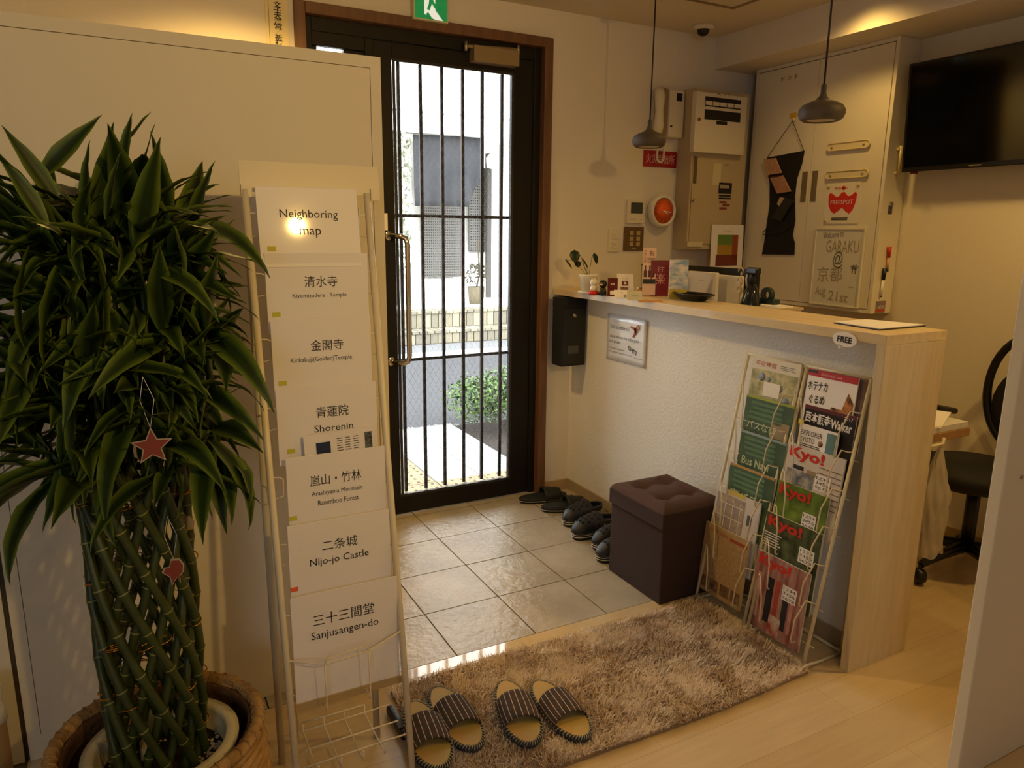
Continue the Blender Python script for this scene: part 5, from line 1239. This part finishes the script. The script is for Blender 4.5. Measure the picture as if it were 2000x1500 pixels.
# ---------------------------------------------------------------- pendant lamps over the counter
M_pend = mat('grey_pendant', '#51473c', .6, color2='#5f5448', vscale=20)
for (cx2, bz_, cyy, lab) in ((1267, 288, 2.10, 'grey mushroom shaped pendant lamp hanging nearer the door wall'), (1603, 237, 2.10, 'grey mushroom shaped pendant lamp hanging nearer the camera, over the counter end')):
    p = onx(cx2, bz_, cyy); p.z += .0
    t = thing('pendant_lamp', lab, 'lamp', (p.x, p.y, p.z), group='pendant lamps over the counter')
    obj('shade', lathe(B(), [(.046, .004), (.056, 0), (.068, .008), (.074, .022), (.073, .036), (.064, .050), (.044, .060), (.024, .067), (.013, .078), (.009, .090), (.008, .098), (.0, .098)], p, 40), M_pend, t)
    obj('inner_reflector', lathe(B(), [(.046, .004), (.044, .012), (.030, .030), (0, .034)], p, 32), mat('pale_reflector', '#d9d0b4', .5), t)
    obj('cord_grip', lathe(B(), [(.009, .094), (.009, .112), (.0045, .118), (0, .118)], p, 14), M_pend, t)
    obj('cord', tube(B(), (p+Vector((0, 0, .115)), Vector((p.x, p.y, ZC-.02))), .0032, 8), mat('dark_cord', '#2a1510', .6), t)
    obj('ceiling_rose', lathe(B(), [(0, 0), (.045, 0), (.045, -.018), (.012, -.024), (0, -.024)], (p.x, p.y, ZC), 24), M_pend, t)

# ---------------------------------------------------------------- panel in the right foreground
rp_ = thing('screen_panel', 'cream panel at the right edge, close to the camera', 'panel', (1.9, .9, 0))
rx = ony(1873, 1500, .9).x; 
yb_ = .9+.05
obj('panel', box(B(), rx, rx+.75, .9, .93, 0, 2.1), M_panel, rp_, bevel=.003)
q = ony(1996, 932, .899); obj('screw', lathe(B(), [(0, 0), (.006, .0), (.004, .003), (0, .0035)], n=14, M=Matrix.Translation((q.x, .9, q.z)) @ Matrix.Rotation(PI/2, 4, 'X')), M_steel, rp_)

# ================================================================ MAGAZINE RACKS
def Xr(z): return 1.845+.190*z
ROWZ = [.842, .718, .594, .471, .348, .223]
M_wire2 = mat('ivory_wire', '#ddd0ae', .4)
def magrack(ya, yb, label, bars):
    t = thing('magazine_rack', label, 'rack', (1.9, (ya+yb)/2, 0), group='wire magazine racks leaning by the counter')
    for y in (ya, yb):
        obj('rail', tube(B(), ((Xr(0), y, .006), (Xr(.95), y, .95)), .0058, 10), M_wire2, t)
        obj('base_wire', tube(B(), ((Xr(0), y, .007), (2.036, y, .007)), .005, 8), M_wire2, t)
    obj('base_wire', tube(B(), ((2.036, ya, .007), (2.036, yb, .007)), .005, 8), M_wire2, t)
    obj('rear_wire', tube(B(), ((2.036, ya+.005, .007), (Xr(.95)+.012, ya+.005, .94)), .004, 8), M_wire2, t)
    obj('top_wire', tube(B(), ((Xr(.95), ya, .95), (Xr(.95), yb, .95)), .005, 8), M_wire2, t)
    for i, z in enumerate(ROWZ):
        x = Xr(z)
        for y, s in ((ya, 1), (yb, -1)):
            obj('pocket_wire', tube(B(), [(x, y, z), (x-.016, y+.010*s, z+.001), (x-.026, y+.026*s, z+.004), (x-.040, y+.050*s, z-.072), (x-.046, y+.054*s, z-.148), (x-.040, y+.054*s, z-.158), (x+.004, y+.054*s, z-.160)], .0025, 6), M_wire2, t)
        obj('pocket_floor', tube(B(), ((x+.004, ya, z-.160), (x+.004, yb, z-.160)), .0021, 6), M_wire2, t)
        if i in bars: obj('cross_wire', tube(B(), ((x-.004, ya, z-.002), (x-.004, yb, z-.002)), .0022, 6), M_wire2, t)
    return t
magrack(1.700, 1.945, 'wire magazine rack beside the brown ottoman, with green folded maps', (1, 2, 3))
magrack(1.436, 1.680, 'wire magazine rack nearest the counter end, with red titled magazines', ())
SL = .10
def mag(name, label, tl, tr, m, h=.285, th=.007, dx=0., w=None, cat='magazine', group=None):
    z = .8
    for _ in range(15):
        X = Xr(z)-.014+dx; P, Q = onx(tl[0], tl[1], X), onx(tr[0], tr[1], X); z = (P.z+Q.z)/2
    yc = (P.y+Q.y)/2; W = w or abs(P.y-Q.y)
    t = thing(name, label, cat, (X, yc, z-h), group=group)
    Fm = frame((X, yc, z), (0, -1, 0), (SL, 0, 1))
    obj('cover', box(B(), -W/2, W/2, -h, 0, -.0012, 0, Fm), m, t)
    obj('pages', box(B(), -W/2+.001, W/2-.0015, -h+.001, -.0006, -th, -.0012, Fm), mat('page_edges', '#d8cfc0', .8, bump=.4, bscale=300), t)
    return t, Fm, W
def blk(t, Fm, W, u0, u1, v0, v1, m, nm='print_block', z=.0003): return obj(nm, patch(B(), Fm, u0*W, u1*W, -v1, -v0, z=z), m, t)
def tx(t, Fm, W, s, u, v, w_, h, m=None, rot=0., bold=0.): return text(s, Fm @ Matrix.Translation((u*W, -v, .0007)) @ Matrix.Rotation(rot, 4, 'Z'), w=w_*W, h=h, m=m, parent=t, bold=bold)
M_w = M_paper
G = 'leaflets in the rack beside the ottoman'
# left column
t, Fm, W = mag('shrine_leaflet', 'cream painted shrine leaflet with red characters, topmost in the rack beside the ottoman', (1472, 694), (1566, 712), mat('cream_cover', '#d9d0bb', .5), group=G)
tx(t, Fm, W, '平安神宮', -.20, .024, .44, .020, mat('brick_red_print', '#b04a34', .6)); lines(t, Fm, .10*W, .42*W, (-.020, -.026, -.032), m=mat('grey_print', '#6c757c', .5), t=.0016)
blk(t, Fm, W, -.48, .48, .045, .21, mat('garden_print', '#8d8f62', .6, color2='#c9bd8e', vscale=38))
for u, v, s in ((-.25, .07, .05), (.15, .10, .045), (.30, .14, .05), (-.1, .075, .03)): obj('print_block', lathe(B(), disc(s*W*1.5, .0004), n=12, M=Fm @ Matrix.Translation((u*W, -v, .0010))), mat('blue_tree_print', '#8590a0', .6), t)
blk(t, Fm, W, -.18, .16, .085, .135, mat('white_roof_print', '#e8e2d6', .6), z=.0014); 
GM = mat('green_map_cover', '#36523c', .55, color2='#48613f', vscale=26)
for k, (a_, b_, lab, edge) in enumerate((((1459, 772), (1553, 791), 'second from the top', '#9aa83c'), ((1450, 840), (1537, 866), 'third from the top', '#8aa0a8'), ((1427, 904), (1515, 934), 'fourth from the top', '#b58a4a'))):
    t, Fm, W = mag('green_map', 'dark green folded map with pale lettering, %s beside the ottoman' % lab, a_, b_, GM, cat='map', h=.25, group='dark green folded maps')
    blk(t, Fm, W, -.5, .5, 0, .008, mat('edge%d' % k, edge, .5))
    for i in range(4): blk(t, Fm, W, -.42+.1*random.random(), .30, .018+.018*i, .028+.018*i, mat('faint_green_print', '#567a56', .6))
    tx(t, Fm, W, ('バスなび', 'Bus Navi', '市バス')[k], -.10, .105, .62, .030, mat('pale_green_print', '#b9c6a0', .6), bold=.02)
    if k == 0: blk(t, Fm, W, .14, .46, .070, .13, mat('tan_block', '#9c8a6e', .6))
    for i in range(3): blk(t, Fm, W, -.40, .2, .14+.014*i, .146+.014*i, MC['faint_green_print'])
t, Fm, W = mag('city_map', 'white and beige city map leaflet with a yellow tab, below the green maps', (1401, 948), (1487, 983), mat('pale_map_cover', '#cdc4bb', .45), cat='map', group=G)
blk(t, Fm, W, -.45, .18, .02, .22, mat('map_print', '#b59c7e', .6, color2='#8d8380', vscale=45)); blk(t, Fm, W, .26, .36, .06, .10, mat('slate_print', '#55606a', .6))
for i in range(3):
    blk(t, Fm, W, -.40, .16, .05+.05*i, .052+.05*i, M_w, z=.0012); blk(t, Fm, W, -.25+.17*i, -.24+.17*i, .03, .2, M_w, z=.0012)
blk(t, Fm, W, -.20, .16, -.004, .012, mat('yellow_flag', '#c9b04a', .5), 'yellow_tab')
t, Fm, W = mag('town_guide', 'tan printed town guide sheet, lowest in the rack beside the ottoman', (1380, 1015), (1465, 1061), mat('tan_guide_cover', '#b39468', .5, color2='#a78a62', vscale=60), cat='leaflet', h=.265, group=G)
tx(t, Fm, W, 'TOWN GUIDE', -.18, .022, .44, .010, mat('brick_red_print', '#b04a34', .6)); blk(t, Fm, W, .08, .46, .020, .032, mat('red_band', '#9c4628', .6))
blk(t, Fm, W, -.42, .42, .05, .19, mat('tan_text_print', '#9c7e58', .7, color2='#b89a70', vscale=120)); 
for i in range(4): blk(t, Fm, W, -.47+.245*i, -.47+.245*i+.20, .205, .248, mat('brown_photo', '#5e4030', .6, color2='#8e7458', vscale=60))
# right column
G2 = 'magazines in the rack nearest the counter end'
mag('spare_magazine', 'purple grey spare magazine standing behind the food magazine', (1630, 722), (1700, 740), mat('purple_grey_cover', '#6b5260', .5, color2='#8d7a70', vscale=30), h=.25, dx=.012, group=G2)
t, Fm, W = mag('food_magazine', 'white food magazine with black brush lettering and a red top band', (1581, 717), (1678, 741), M_w, group=G2)
blk(t, Fm, W, -.5, .5, 0, .022, mat('crimson_band', '#b5242c', .5)); tx(t, Fm, W, "don't take out", -.02, .011, .42, .010, mat('pink_white_print', '#e8b8b0', .5)); blk(t, Fm, W, -.5, -.30, .003, .012, mat('dark_band', '#1d1814', .5), z=.001)
tx(t, Fm, W, 'ホテナカ', -.26, .053, .40, .030, rot=.05, bold=.02); tx(t, Fm, W, 'ぐるめ', -.24, .098, .32, .030, rot=.05, bold=.02)
obj('print_block', poly(B(), [Fm @ Vector((u*W, -v, .0003)) for u, v in ((-.02, .145), (.08, .11), (.28, .112), (.36, .055), (.48, .085), (.49, .145))], Fm.to_3x3() @ Vector((0, 0, 1)), .0008), mat('food_photo', '#3a2018', .4, color2='#c98540', vscale=55), t)
t, Fm, W = mag('temple_walker_magazine', 'black cover magazine with large white characters, second from the top', (1574, 787), (1674, 817), mat('black_cover', '#121016', .4), group=G2, h=.26)
blk(t, Fm, W, -.5, .5, 0, .012, mat('maroon_band', '#5e141c', .5)); tx(t, Fm, W, '西本願寺', -.21, .038, .50, .036, M_w, bold=.02); tx(t, Fm, W, 'Walker', .25, .042, .40, .030, M_w, bold=.03); tx(t, Fm, W, '2017', .36, .014, .16, .010, M_w)
t, Fm, W = mag('explorer_guide', 'small white EXPLORER KYOTO guide with a teal strip and yellow tab', (1564, 826), (1640, 847), M_w, cat='booklet', h=.21, dx=-.004, th=.005, group=G2)
tx(t, Fm, W, 'EXPLORER', -.17, .027, .56, .017); tx(t, Fm, W, 'KYOTO', -.26, .050, .38, .017); blk(t, Fm, W, .22, .48, .008, .2, mat('teal_strip', '#5b8288', .5)); lines(t, Fm, -.45*W, .18*W, (-.066, -.072), t=.0025)
obj('round_print', lathe(B(), disc(.010, .0005), n=16, M=Fm @ Matrix.Translation((.08*W, -.052, 0))), mat('brown_photo', '#5e4030', .6), t)
blk(t, Fm, W, -.56, -.42, -.012, .004, mat('yellow_flag2', '#e0c81e', .4), 'yellow_tab')
arts = [('white', 'white Kyo! magazine with a wooden interior photo', (1541, 864), (1652, 897), '#d9d2cc', '#9c8878', 'third from the bottom... '),]
cov = [((1541, 864), (1652, 897), '#d8d2cc', '#cfc6bd', 'white cover magazine with a red title and a grey house photo, uppermost of four'),
       ((1521, 937), (1621, 973), '#2f4a1c', '#7e9c3a', 'bright green garden cover magazine with a red title'),
       ((1499, 999), (1607, 1044), '#1c2814', '#5b6844', 'dark forest cover magazine with a red title'),
       ((1481, 1074), (1584, 1121), '#7c3a34', '#b08a80', 'reddish cover magazine with a red title, lowest in the rack')]
for k, (a_, b_, c1, c2, lab) in enumerate(cov):
    t, Fm, W = mag('event_magazine', lab, a_, b_, mat('event_cover%d' % k, c1, .35, color2=c2, vscale=[6, 14, 26, 10][k], stretch=None if k != 3 else (1, 5, 1)), th=.009, h=.285 if k < 3 else .275, group='magazines with a red Kyo title')
    tx(t, Fm, W, 'Kyo!', -.14, .030, .62, .048, mat('kyo_red', '#c8241a', .4), bold=.035)
    if k == 0:
        blk(t, Fm, W, -.45, .04, .085, .22, mat('grey_house_photo', '#5b6470', .5, color2='#b8b4ae', vscale=30)); blk(t, Fm, W, -.38, -.16, .068, .082, M_ink); blk(t, Fm, W, -.10, .10, .072, .088, mat('tan_block', '#9c8a6e', .6))
        for i in range(8): blk(t, Fm, W, .10, .49, .050+.018*i, .053+.018*i, mat('wood_line_print', '#7a5c48', .6))
    if k == 2: lines(t, Fm, -.48*W, -.16*W, [-.070-.009*i for i in range(6)], m=M_w, t=.003)
    if k == 3:
        for u0, u1, c in ((-.42, -.34, '#cfa39a'), (-.22, -.10, '#1e1f2a'), (-.06, .02, '#b5473c'), (.10, .20, '#23262f'), (.24, .30, '#c98e84')): blk(t, Fm, W, u0, u1, .075, .235, mat('strip'+c, c, .5, var=.3, vscale=40))
        blk(t, Fm, W, -.1, .12, .20, .27, mat('pale_figure', '#c9bdb2', .5, color2='#a33c30', vscale=30), z=.0012)
    cal = (.20, .075) if k != 2 else (.30, .068)
    blk(t, Fm, W, cal[0]-.13, cal[0]+.13, cal[1], cal[1]+.052, M_w, 'calendar_print', z=.0016)
    for i in range(3): text('1234567'[i*2:i*2+4] if i < 2 else '5678', Fm @ Matrix.Translation((cal[0]*W, -cal[1]-.010-.016*i, .0026)), w=.22*W, h=.010, parent=t)

# ================================================================ OTTOMAN
ox0, ox1, oy0, oy1 = 1.685, 1.985, 1.968, 2.315
ot = thing('ottoman', 'dark brown fabric storage ottoman with a tufted lid', 'ottoman', ((ox0+ox1)/2, (oy0+oy1)/2, 0))
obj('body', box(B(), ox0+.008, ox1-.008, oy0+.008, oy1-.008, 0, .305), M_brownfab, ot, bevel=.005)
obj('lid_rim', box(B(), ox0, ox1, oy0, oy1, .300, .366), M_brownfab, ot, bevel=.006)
tufts = [(.30, .30), (.70, .30), (.30, .70), (.70, .70)]
def cush(u, v):
    e = min(u, 1-u, v, 1-v); h = .366+.034*min(1, (e/.16))**.5
    for a_, b_ in tufts:
        d = math.hypot((u-a_)*(ox1-ox0), (v-b_)*(oy1-oy0)); h -= .032*math.exp(-(d/.035)**1.3)
        # creases between buttons
    for a_ in (.3, .7): h -= .006*math.exp(-((u-a_)*(ox1-ox0)/.012)**2)*(.15 < v < .85)+.006*math.exp(-((v-a_)*(oy1-oy0)/.012)**2)*(.15 < u < .85)
    return Vector((ox0+.003+(ox1-ox0-.006)*u, oy0+.003+(oy1-oy0-.006)*v, h))
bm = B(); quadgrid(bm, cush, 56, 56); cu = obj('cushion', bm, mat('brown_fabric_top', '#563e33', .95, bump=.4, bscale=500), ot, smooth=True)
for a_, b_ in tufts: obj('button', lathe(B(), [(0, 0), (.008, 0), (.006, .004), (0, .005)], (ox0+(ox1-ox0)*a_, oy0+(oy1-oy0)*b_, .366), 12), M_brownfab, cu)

# ================================================================ FOOTWEAR ON THE TILES
def outline(t, L, W, heel=.78, toe=1.):
    """half width at t (0 heel .. 1 toe)"""
    e = max(0., 1-abs(2*t-1)**2.6)**.5
    return .5*W*e*(heel+(toe-heel)*min(1, t*1.5))
def ring(L, W, z, k=1., n=40, heel=.78, bend=.0):
    pts = []
    for i in range(n+1):
        t = .5-.5*math.cos(PI*i/n); pts.append((outline(t, L, W, heel)*k+bend*math.sin(PI*t), L*(t-.5)*(-1)*(1+(k-1)*.5), z))
    for i in range(n-1, 0, -1):
        t = .5-.5*math.cos(PI*i/n); pts.append((-outline(t, L, W, heel)*k+bend*math.sin(PI*t), L*(t-.5)*(-1)*(1+(k-1)*.5), z))
    return pts       # toe towards -Y
def loft(bm, rings, mi=0, cap=True, smooth=True):
    R = [[bm.verts.new(p) for p in r] for r in rings]; n = len(R[0])
    for a_, b_ in zip(R[:-1], R[1:]):
        for j in range(n): q = bm.faces.new((a_[j], a_[(j+1) % n], b_[(j+1) % n], b_[j])); q.smooth = smooth; q.material_index = mi
    if cap:
        q = bm.faces.new(list(reversed(R[0]))); q.material_index = mi; q = bm.faces.new(R[-1]); q.material_index = mi
    return bm
M_rub = mat('black_rubber', '#15171a', .5); M_hole = mat('hole_black', '#020202', .9); M_wl = mat('white_rubber_line', '#ddd6c6', .5)
def clog(label, toe, heel_dir, s=1., group='clogs beside the ottoman'):
    L, W = .275*s, .105*s
    d = Vector(heel_dir).normalized(); c = Vector((toe[0], toe[1], 0))+Vector((d.x, d.y, 0))*L/2
    rz = math.atan2(d.y, d.x)-PI/2
    t = thing('clog', label, 'shoe', (c.x, c.y, 0), rz, group=group)
    bm = loft(B(), [ring(L, W, 0, .90), ring(L, W, .006, .97), ring(L, W, .020, 1.0), ring(L, W, .036, .99), ring(L, W, .040, .96)])
    so_ = obj('sole', bm, M_rub, t, local=True)
    for z in (.016, .026, .034): obj('sole_line', tube(B(), ring(L, W, z, 1.002, 40), .0016, 5, closed=True), M_wl, so_, local=True)
    def dome(u, v):         # u across 0..1, v from toe 0 .. 1 instep
        tt = 1-v*.56; tt = min(tt, .995); hw = outline(tt, L, W)*.97; a_ = PI*u; H = .043*min(1, (v*3.2))**.6+.024*v
        return Vector((hw*math.cos(a_), -L*(tt-.5), .034+H*math.sin(a_)**.8))
    bm = B(); quadgrid(bm, dome, 20, 18); up_ = obj('upper', bm, M_rub, t, local=True, smooth=True); up_.modifiers.new('s', 'SOLIDIFY').thickness = .004
    for v, us in ((.28, (.36, .5, .64)), (.45, (.28, .43, .57, .72)), (.62, (.35, .5, .65)), (.8, (.27, .42, .58, .73)), (.55, (.14, .86)), (.75, (.12, .88))):
        for u in us:
            p = dome(u, v); n = (dome(u+.01, v)-dome(u-.01, v)).cross(dome(u, v+.01)-dome(u, v-.01)).normalized()
            if n.z < 0 and p.z > .05: n = -n
            if n.dot(Vector((p.x, 0, p.z-.03))) < 0: n = -n
            r_ = n.orthogonal().normalized()
            obj('vent_hole', lathe(B(), disc(.0068*s, .0006), n=10, M=frame(p+n*.0040, r_, n.cross(r_))), M_hole, up_, local=True)
    def heelw(u, v):
        a_ = PI*u; tt = .46*(1-math.sin(a_)); i = math.cos(a_); hw = outline(max(.02, tt), L, W)*.97*(1 if i > 0 else -1)
        if abs(i) < .35: hw = outline(max(.02, tt), L, W)*.97*i/.35 if False else hw
        x = (L*.42)*0
        ex = outline(.3, L, W)*.97*math.cos(a_); ey = -L*(.44-.5)+L*.43*math.sin(a_)
        return Vector((ex, ey, .034+.034*v*(1-.25*math.sin(a_))))
    bm = B(); quadgrid(bm, heelw, 24, 4); o = obj('heel_wall', bm, M_rub, t, local=True, smooth=True); o.modifiers.new('s', 'SOLIDIFY').thickness = .005
    stp = []
    for k in range(15):
        a_ = PI*k/14; stp.append((outline(.4, L, W)*.99*math.cos(a_), L*.06-L*.02*math.sin(a_), .050+.048*math.sin(a_)))
    obj('heel_strap', tube(B(), stp, .005, 6), M_rub, t, local=True)
    for s_ in (1, -1): obj('rivet', lathe(B(), disc(.006, .003), n=12, M=frame((outline(.4, L, W)*1.0*s_, L*.06, .052), (0, 1, 0), (0, 0, 1)) if s_ > 0 else frame((-outline(.4, L, W), L*.06, .052), (0, -1, 0), (0, 0, 1))), M_wl, t, local=True)
    return t
def slide(label, heel, tdir, s=1.):
    L, W = .265*s, .105*s; d = Vector(tdir).normalized(); c = Vector((heel[0], heel[1], 0))+Vector((d.x, d.y, 0))*L/2
    rz = math.atan2(-d.y, -d.x)-PI/2
    t = thing('slide_sandal', label, 'sandal', (c.x, c.y, 0), rz, group='slide sandals by the door')
    so_ = obj('sole', loft(B(), [ring(L, W, 0, .92), ring(L, W, .005, .98), ring(L, W, .022, 1.), ring(L, W, .028, .98)]), M_rub, t, local=True)
    obj('sole_line', tube(B(), ring(L, W, .012, 1.003), .0013, 5, closed=True), M_wl, so_, local=True)
    obj('footbed', loft(B(), [ring(L, W, .028, .93), ring(L, W, .030, .90)]), mat('textured_rubber', '#1c1f24', .7, bump=1., bscale=150), t, local=True)
    def strp(u, v):
        tt = .48+.36*v; hw = outline(tt, L, W)*1.03; a_ = PI*u
        return Vector((hw*math.cos(a_), -L*(tt-.5), .012+(.062-.012*v)*math.sin(a_)**.75))
    bm = B(); quadgrid(bm, strp, 22, 8); o = obj('strap', bm, M_rub, t, local=True, smooth=True); o.modifiers.new('s', 'SOLIDIFY').thickness = .006
    p = strp(.25, .5); n = Vector((1, 0, .6)).normalized(); 
    obj('orange_tag', box(B(), -.006, .006, -.004, .004, .004, .0055, frame(p, (0, 1, 0), Vector((0, 1, 0)).cross(-n))), mat('orange_tag', '#b5764a', .5), t, local=True)
    return t
slide('black slide sandal lying against the door frame', (1.722, 3.150), (1, -.16), 1.0)
slide('black slide sandal with a small orange tag, in front of the other one', (1.765, 2.995), (1, -.22), 1.0)
clog('black clog with vent holes, farther of the front pair', (1.765, 2.775), (1, .28))
clog('black clog with vent holes and white sole lines, nearer of the front pair', (1.722, 2.628), (1, .20))
clog('black clog with pale sole lines half hidden behind the ottoman', (1.742, 2.495), (1, .10), .97)
clog('black clog closest to the ottoman with thick pale sole lines', (1.690, 2.388), (1, .04), .97)

# ================================================================ RUG
RX0, RX1, RY0, RY1 = .60, 1.842, 1.405, 1.925
rug = thing('shaggy_rug', 'beige grey shaggy rug at the edge of the wooden floor', 'rug', ((RX0+RX1)/2, (RY0+RY1)/2, 0))
def rugxy(u, v):
    x = RX0+(RX1-RX0)*u; y = RY0+(RY1-RY0)*v
    return x + .012*v, y + .016*(u-.5)*0 + .008*math.sin(u*7) + (.018 if v > .5 else 0)*(u > .0)*math.sin(PI*u)*.6
bm = B(); n = 30
P = [rugxy(i/n, 0) for i in range(n+1)]+[rugxy(i/n, 1) for i in range(n, -1, -1)]
poly(bm, [(x, y, .001) for x, y in P], (0, 0, 1), .008); obj('backing', bm, mat('rug_backing', '#9c8468', .9), rug)
NBL = 56000; rs = np.random.RandomState(11)
u = rs.uniform(0, 1, NBL); v = rs.uniform(0, 1, NBL)
x = RX0+(RX1-RX0)*u + .012*v; y = RY0+(RY1-RY0)*v + .008*np.sin(u*7) + np.where(v > .5, .011*np.sin(np.pi*u), 0)
def nz(x, y, f, s):
    r = np.random.RandomState(s); o = 0
    for k in range(5):
        a_ = r.uniform(0, 2*np.pi); ff = f*r.uniform(.6, 1.6); o = o+np.sin(ff*(x*np.cos(a_)+y*np.sin(a_))+r.uniform(0, 6.28))
    return o/5
ang = 2.4*nz(x, y, 26, 1)+1.6*nz(x, y, 70, 2)+rs.normal(0, 1.0, NBL)-1.2
lean = np.clip(.62+.22*nz(x, y, 60, 3)+rs.normal(0, .22, NBL), .1, 1.15)
Ls = rs.uniform(.018, .033, NBL); wd = rs.uniform(.0013, .0026, NBL)
cl = np.round(x*70+rs.normal(0, .25, NBL))*131+np.round(y*70+rs.normal(0, .25, NBL))*17
dx, dy = np.cos(ang), np.sin(ang); px_, py_ = -dy, dx
V = []; z0 = np.full(NBL, .006)
cur = np.stack([x, y, z0], 1); verts = []
for k in range(4):
    w_ = wd*(1-.28*k) if k < 3 else wd*0.15
    verts.append(cur+np.stack([px_*w_, py_*w_, 0*w_], 1)); verts.append(cur-np.stack([px_*w_, py_*w_, 0*w_], 1))
    a_ = lean*(.5+.45*k); a_ = np.minimum(a_, 1.65)
    cur = cur+(Ls/3)[:, None]*np.stack([dx*np.sin(a_), dy*np.sin(a_), np.cos(a_)], 1)
VV = np.stack(verts, 1).reshape(-1, 3)     # NBL x 8 x 3
base = (np.arange(NBL)*8)[:, None]
FF = np.concatenate([base+np.array([[0, 1, 3, 2]]), base+np.array([[2, 3, 5, 4]]), base+np.array([[4, 5, 7, 6]])], 0)
me = bpy.data.meshes.new('pile'); me.vertices.add(len(VV)); me.vertices.foreach_set('co', (VV-np.array([(RX0+RX1)/2, (RY0+RY1)/2, 0])).ravel())
me.loops.add(FF.size); me.loops.foreach_set('vertex_index', FF.ravel().astype(np.int32)); me.polygons.add(len(FF)); me.polygons.foreach_set('loop_start', np.arange(0, FF.size, 4, dtype=np.int32)); me.polygons.foreach_set('loop_total', np.full(len(FF), 4, dtype=np.int32))
me.update(calc_edges=True); me.materials.append(mat('shaggy_pile', '#f2e0c8', .6, color2='#dcc4a8', vscale=13)); me.polygons.foreach_set('use_smooth', np.ones(len(FF), dtype=bool))
po_ = bpy.data.objects.new('pile', me); COL.objects.link(po_); po_.parent = rug; po_['kind'] = 'stuff'

# ================================================================ STRIPED GUEST SLIPPERS
M_strap = bpy.data.materials.new('pinstripe_cloth'); M_strap.use_nodes = True; nt = M_strap.node_tree; b = nt.nodes['Principled BSDF']; b.inputs['Roughness'].default_value = .9
tc = nt.nodes.new('ShaderNodeTexCoord'); sx_ = nt.nodes.new('ShaderNodeSeparateXYZ'); nt.links.new(tc.outputs['UV'], sx_.inputs[0])
mu = nt.nodes.new('ShaderNodeMath'); mu.operation = 'MULTIPLY'; mu.inputs[1].default_value = 10; fr_ = nt.nodes.new('ShaderNodeMath'); fr_.operation = 'FRACT'; gt = nt.nodes.new('ShaderNodeMath'); gt.operation = 'GREATER_THAN'; gt.inputs[1].default_value = .90
nt.links.new(sx_.outputs[0], mu.inputs[0]); nt.links.new(mu.outputs[0], fr_.inputs[0]); nt.links.new(fr_.outputs[0], gt.inputs[0])
nz_ = nt.nodes.new('ShaderNodeTexNoise'); nz_.inputs['Scale'].default_value = 6; cr = nt.nodes.new('ShaderNodeValToRGB'); cr.color_ramp.elements[0].position = .42; cr.color_ramp.elements[1].position = .58; cr.color_ramp.elements[0].color = lin('#3a2f2a'); cr.color_ramp.elements[1].color = lin('#4a3428')
nt.links.new(nz_.outputs[0], cr.inputs[0]); mx = nt.nodes.new('ShaderNodeMix'); mx.data_type = 'RGBA'; mx.inputs[7].default_value = lin('#c9c0b2'); nt.links.new(gt.outputs[0], mx.inputs[0]); nt.links.new(cr.outputs[0], mx.inputs[6]); nt.links.new(mx.outputs[2], b.inputs['Base Color'])
M_tat = mat('tatami_insole', '#a9924a', .7, bump=.8, bscale=1, color2='#b98f45', vscale=9)
M_dsole = mat('dark_slipper_edge', '#3d3e40', .9)
def slipper(label, far, near, sc=1.):
    h_ = onz(far[0], far[1], .045); t_ = onz(near[0], near[1], .045); c = (h_+t_)/2; d = t_-h_; L = d.length; W = .116
    rz = math.atan2(-d.y, -d.x)-PI/2
    t = thing('guest_slipper', label, 'slipper', (c.x, c.y, .022), rz, group='striped open-toe guest slippers on the rug')
    obj('sole', loft(B(), [ring(L, W, 0, .95, heel=.82), ring(L, W, .004, 1., heel=.82), ring(L, W, .015, 1., heel=.82), ring(L, W, .019, .97, heel=.82)]), M_dsole, t, local=True)
    obj('insole', loft(B(), [ring(L, W, .019, .90, heel=.82), ring(L, W, .0215, .87, heel=.82)]), M_tat, t, local=True)
    bm = B(); R1 = ring(L, W, .018, .955, 30, .82)
    for k in range(len(R1)):
        a_ = Vector(R1[k]); nx = Vector(R1[(k+1) % len(R1)]); tt = (nx-a_).normalized(); o_ = Vector((tt.y, -tt.x, 0))
        if o_.dot(Vector((a_.x, a_.y*.5, 0))) < 0: o_ = -o_
        tube(bm, (a_-o_*.005+Vector((0, 0, .004)), a_+o_*.003+tt*.003+Vector((0, 0, .003)), a_+o_*.0055+tt*.005+Vector((0, 0, -.004))), .0011, 4)
    obj('edge_stitching', bm, mat('pale_thread', '#b5b0a4', .8), t, local=True)
    def strp(u, v):          # v: 0 heel side, 1 toe side
        tt = .40+.36*v+.05*math.sin(PI*u)*(v-.5)*2*(-.9 if v > .5 else .5)
        hw = outline(tt, L, W, .82)*1.02; a_ = PI*u
        return Vector((hw*math.cos(a_), -L*(tt-.5), .010+(.050-.014*v)*math.sin(a_)**.72))
    bm = B(); uvl = bm.loops.layers.uv.new('UV'); nu, nv = 40, 12
    G_ = [[bm.verts.new(strp(i/nu, j/nv)) for j in range(nv+1)] for i in range(nu+1)]
    for i in range(nu):
        for j in range(nv):
            f = bm.faces.new((G_[i][j], G_[i+1][j], G_[i+1][j+1], G_[i][j+1])); f.smooth = True
            for lp_, uu in zip(f.loops, (i, i+1, i+1, i)): lp_[uvl].uv = (uu/nu, 0)
    o = obj('strap', bm, M_strap, t, local=True); o.modifiers.new('s', 'SOLIDIFY').thickness = .003
    return t
slipper('striped guest slipper at the far left, behind the rack rail', (806, 1366), (862, 1497))
slipper('striped guest slipper second from the left', (850, 1338), (930, 1457))
slipper('striped guest slipper third from the left, browner strap', (984, 1325), (1038, 1450))
slipper('striped guest slipper farthest to the right on the rug', (1046, 1326), (1144, 1438))
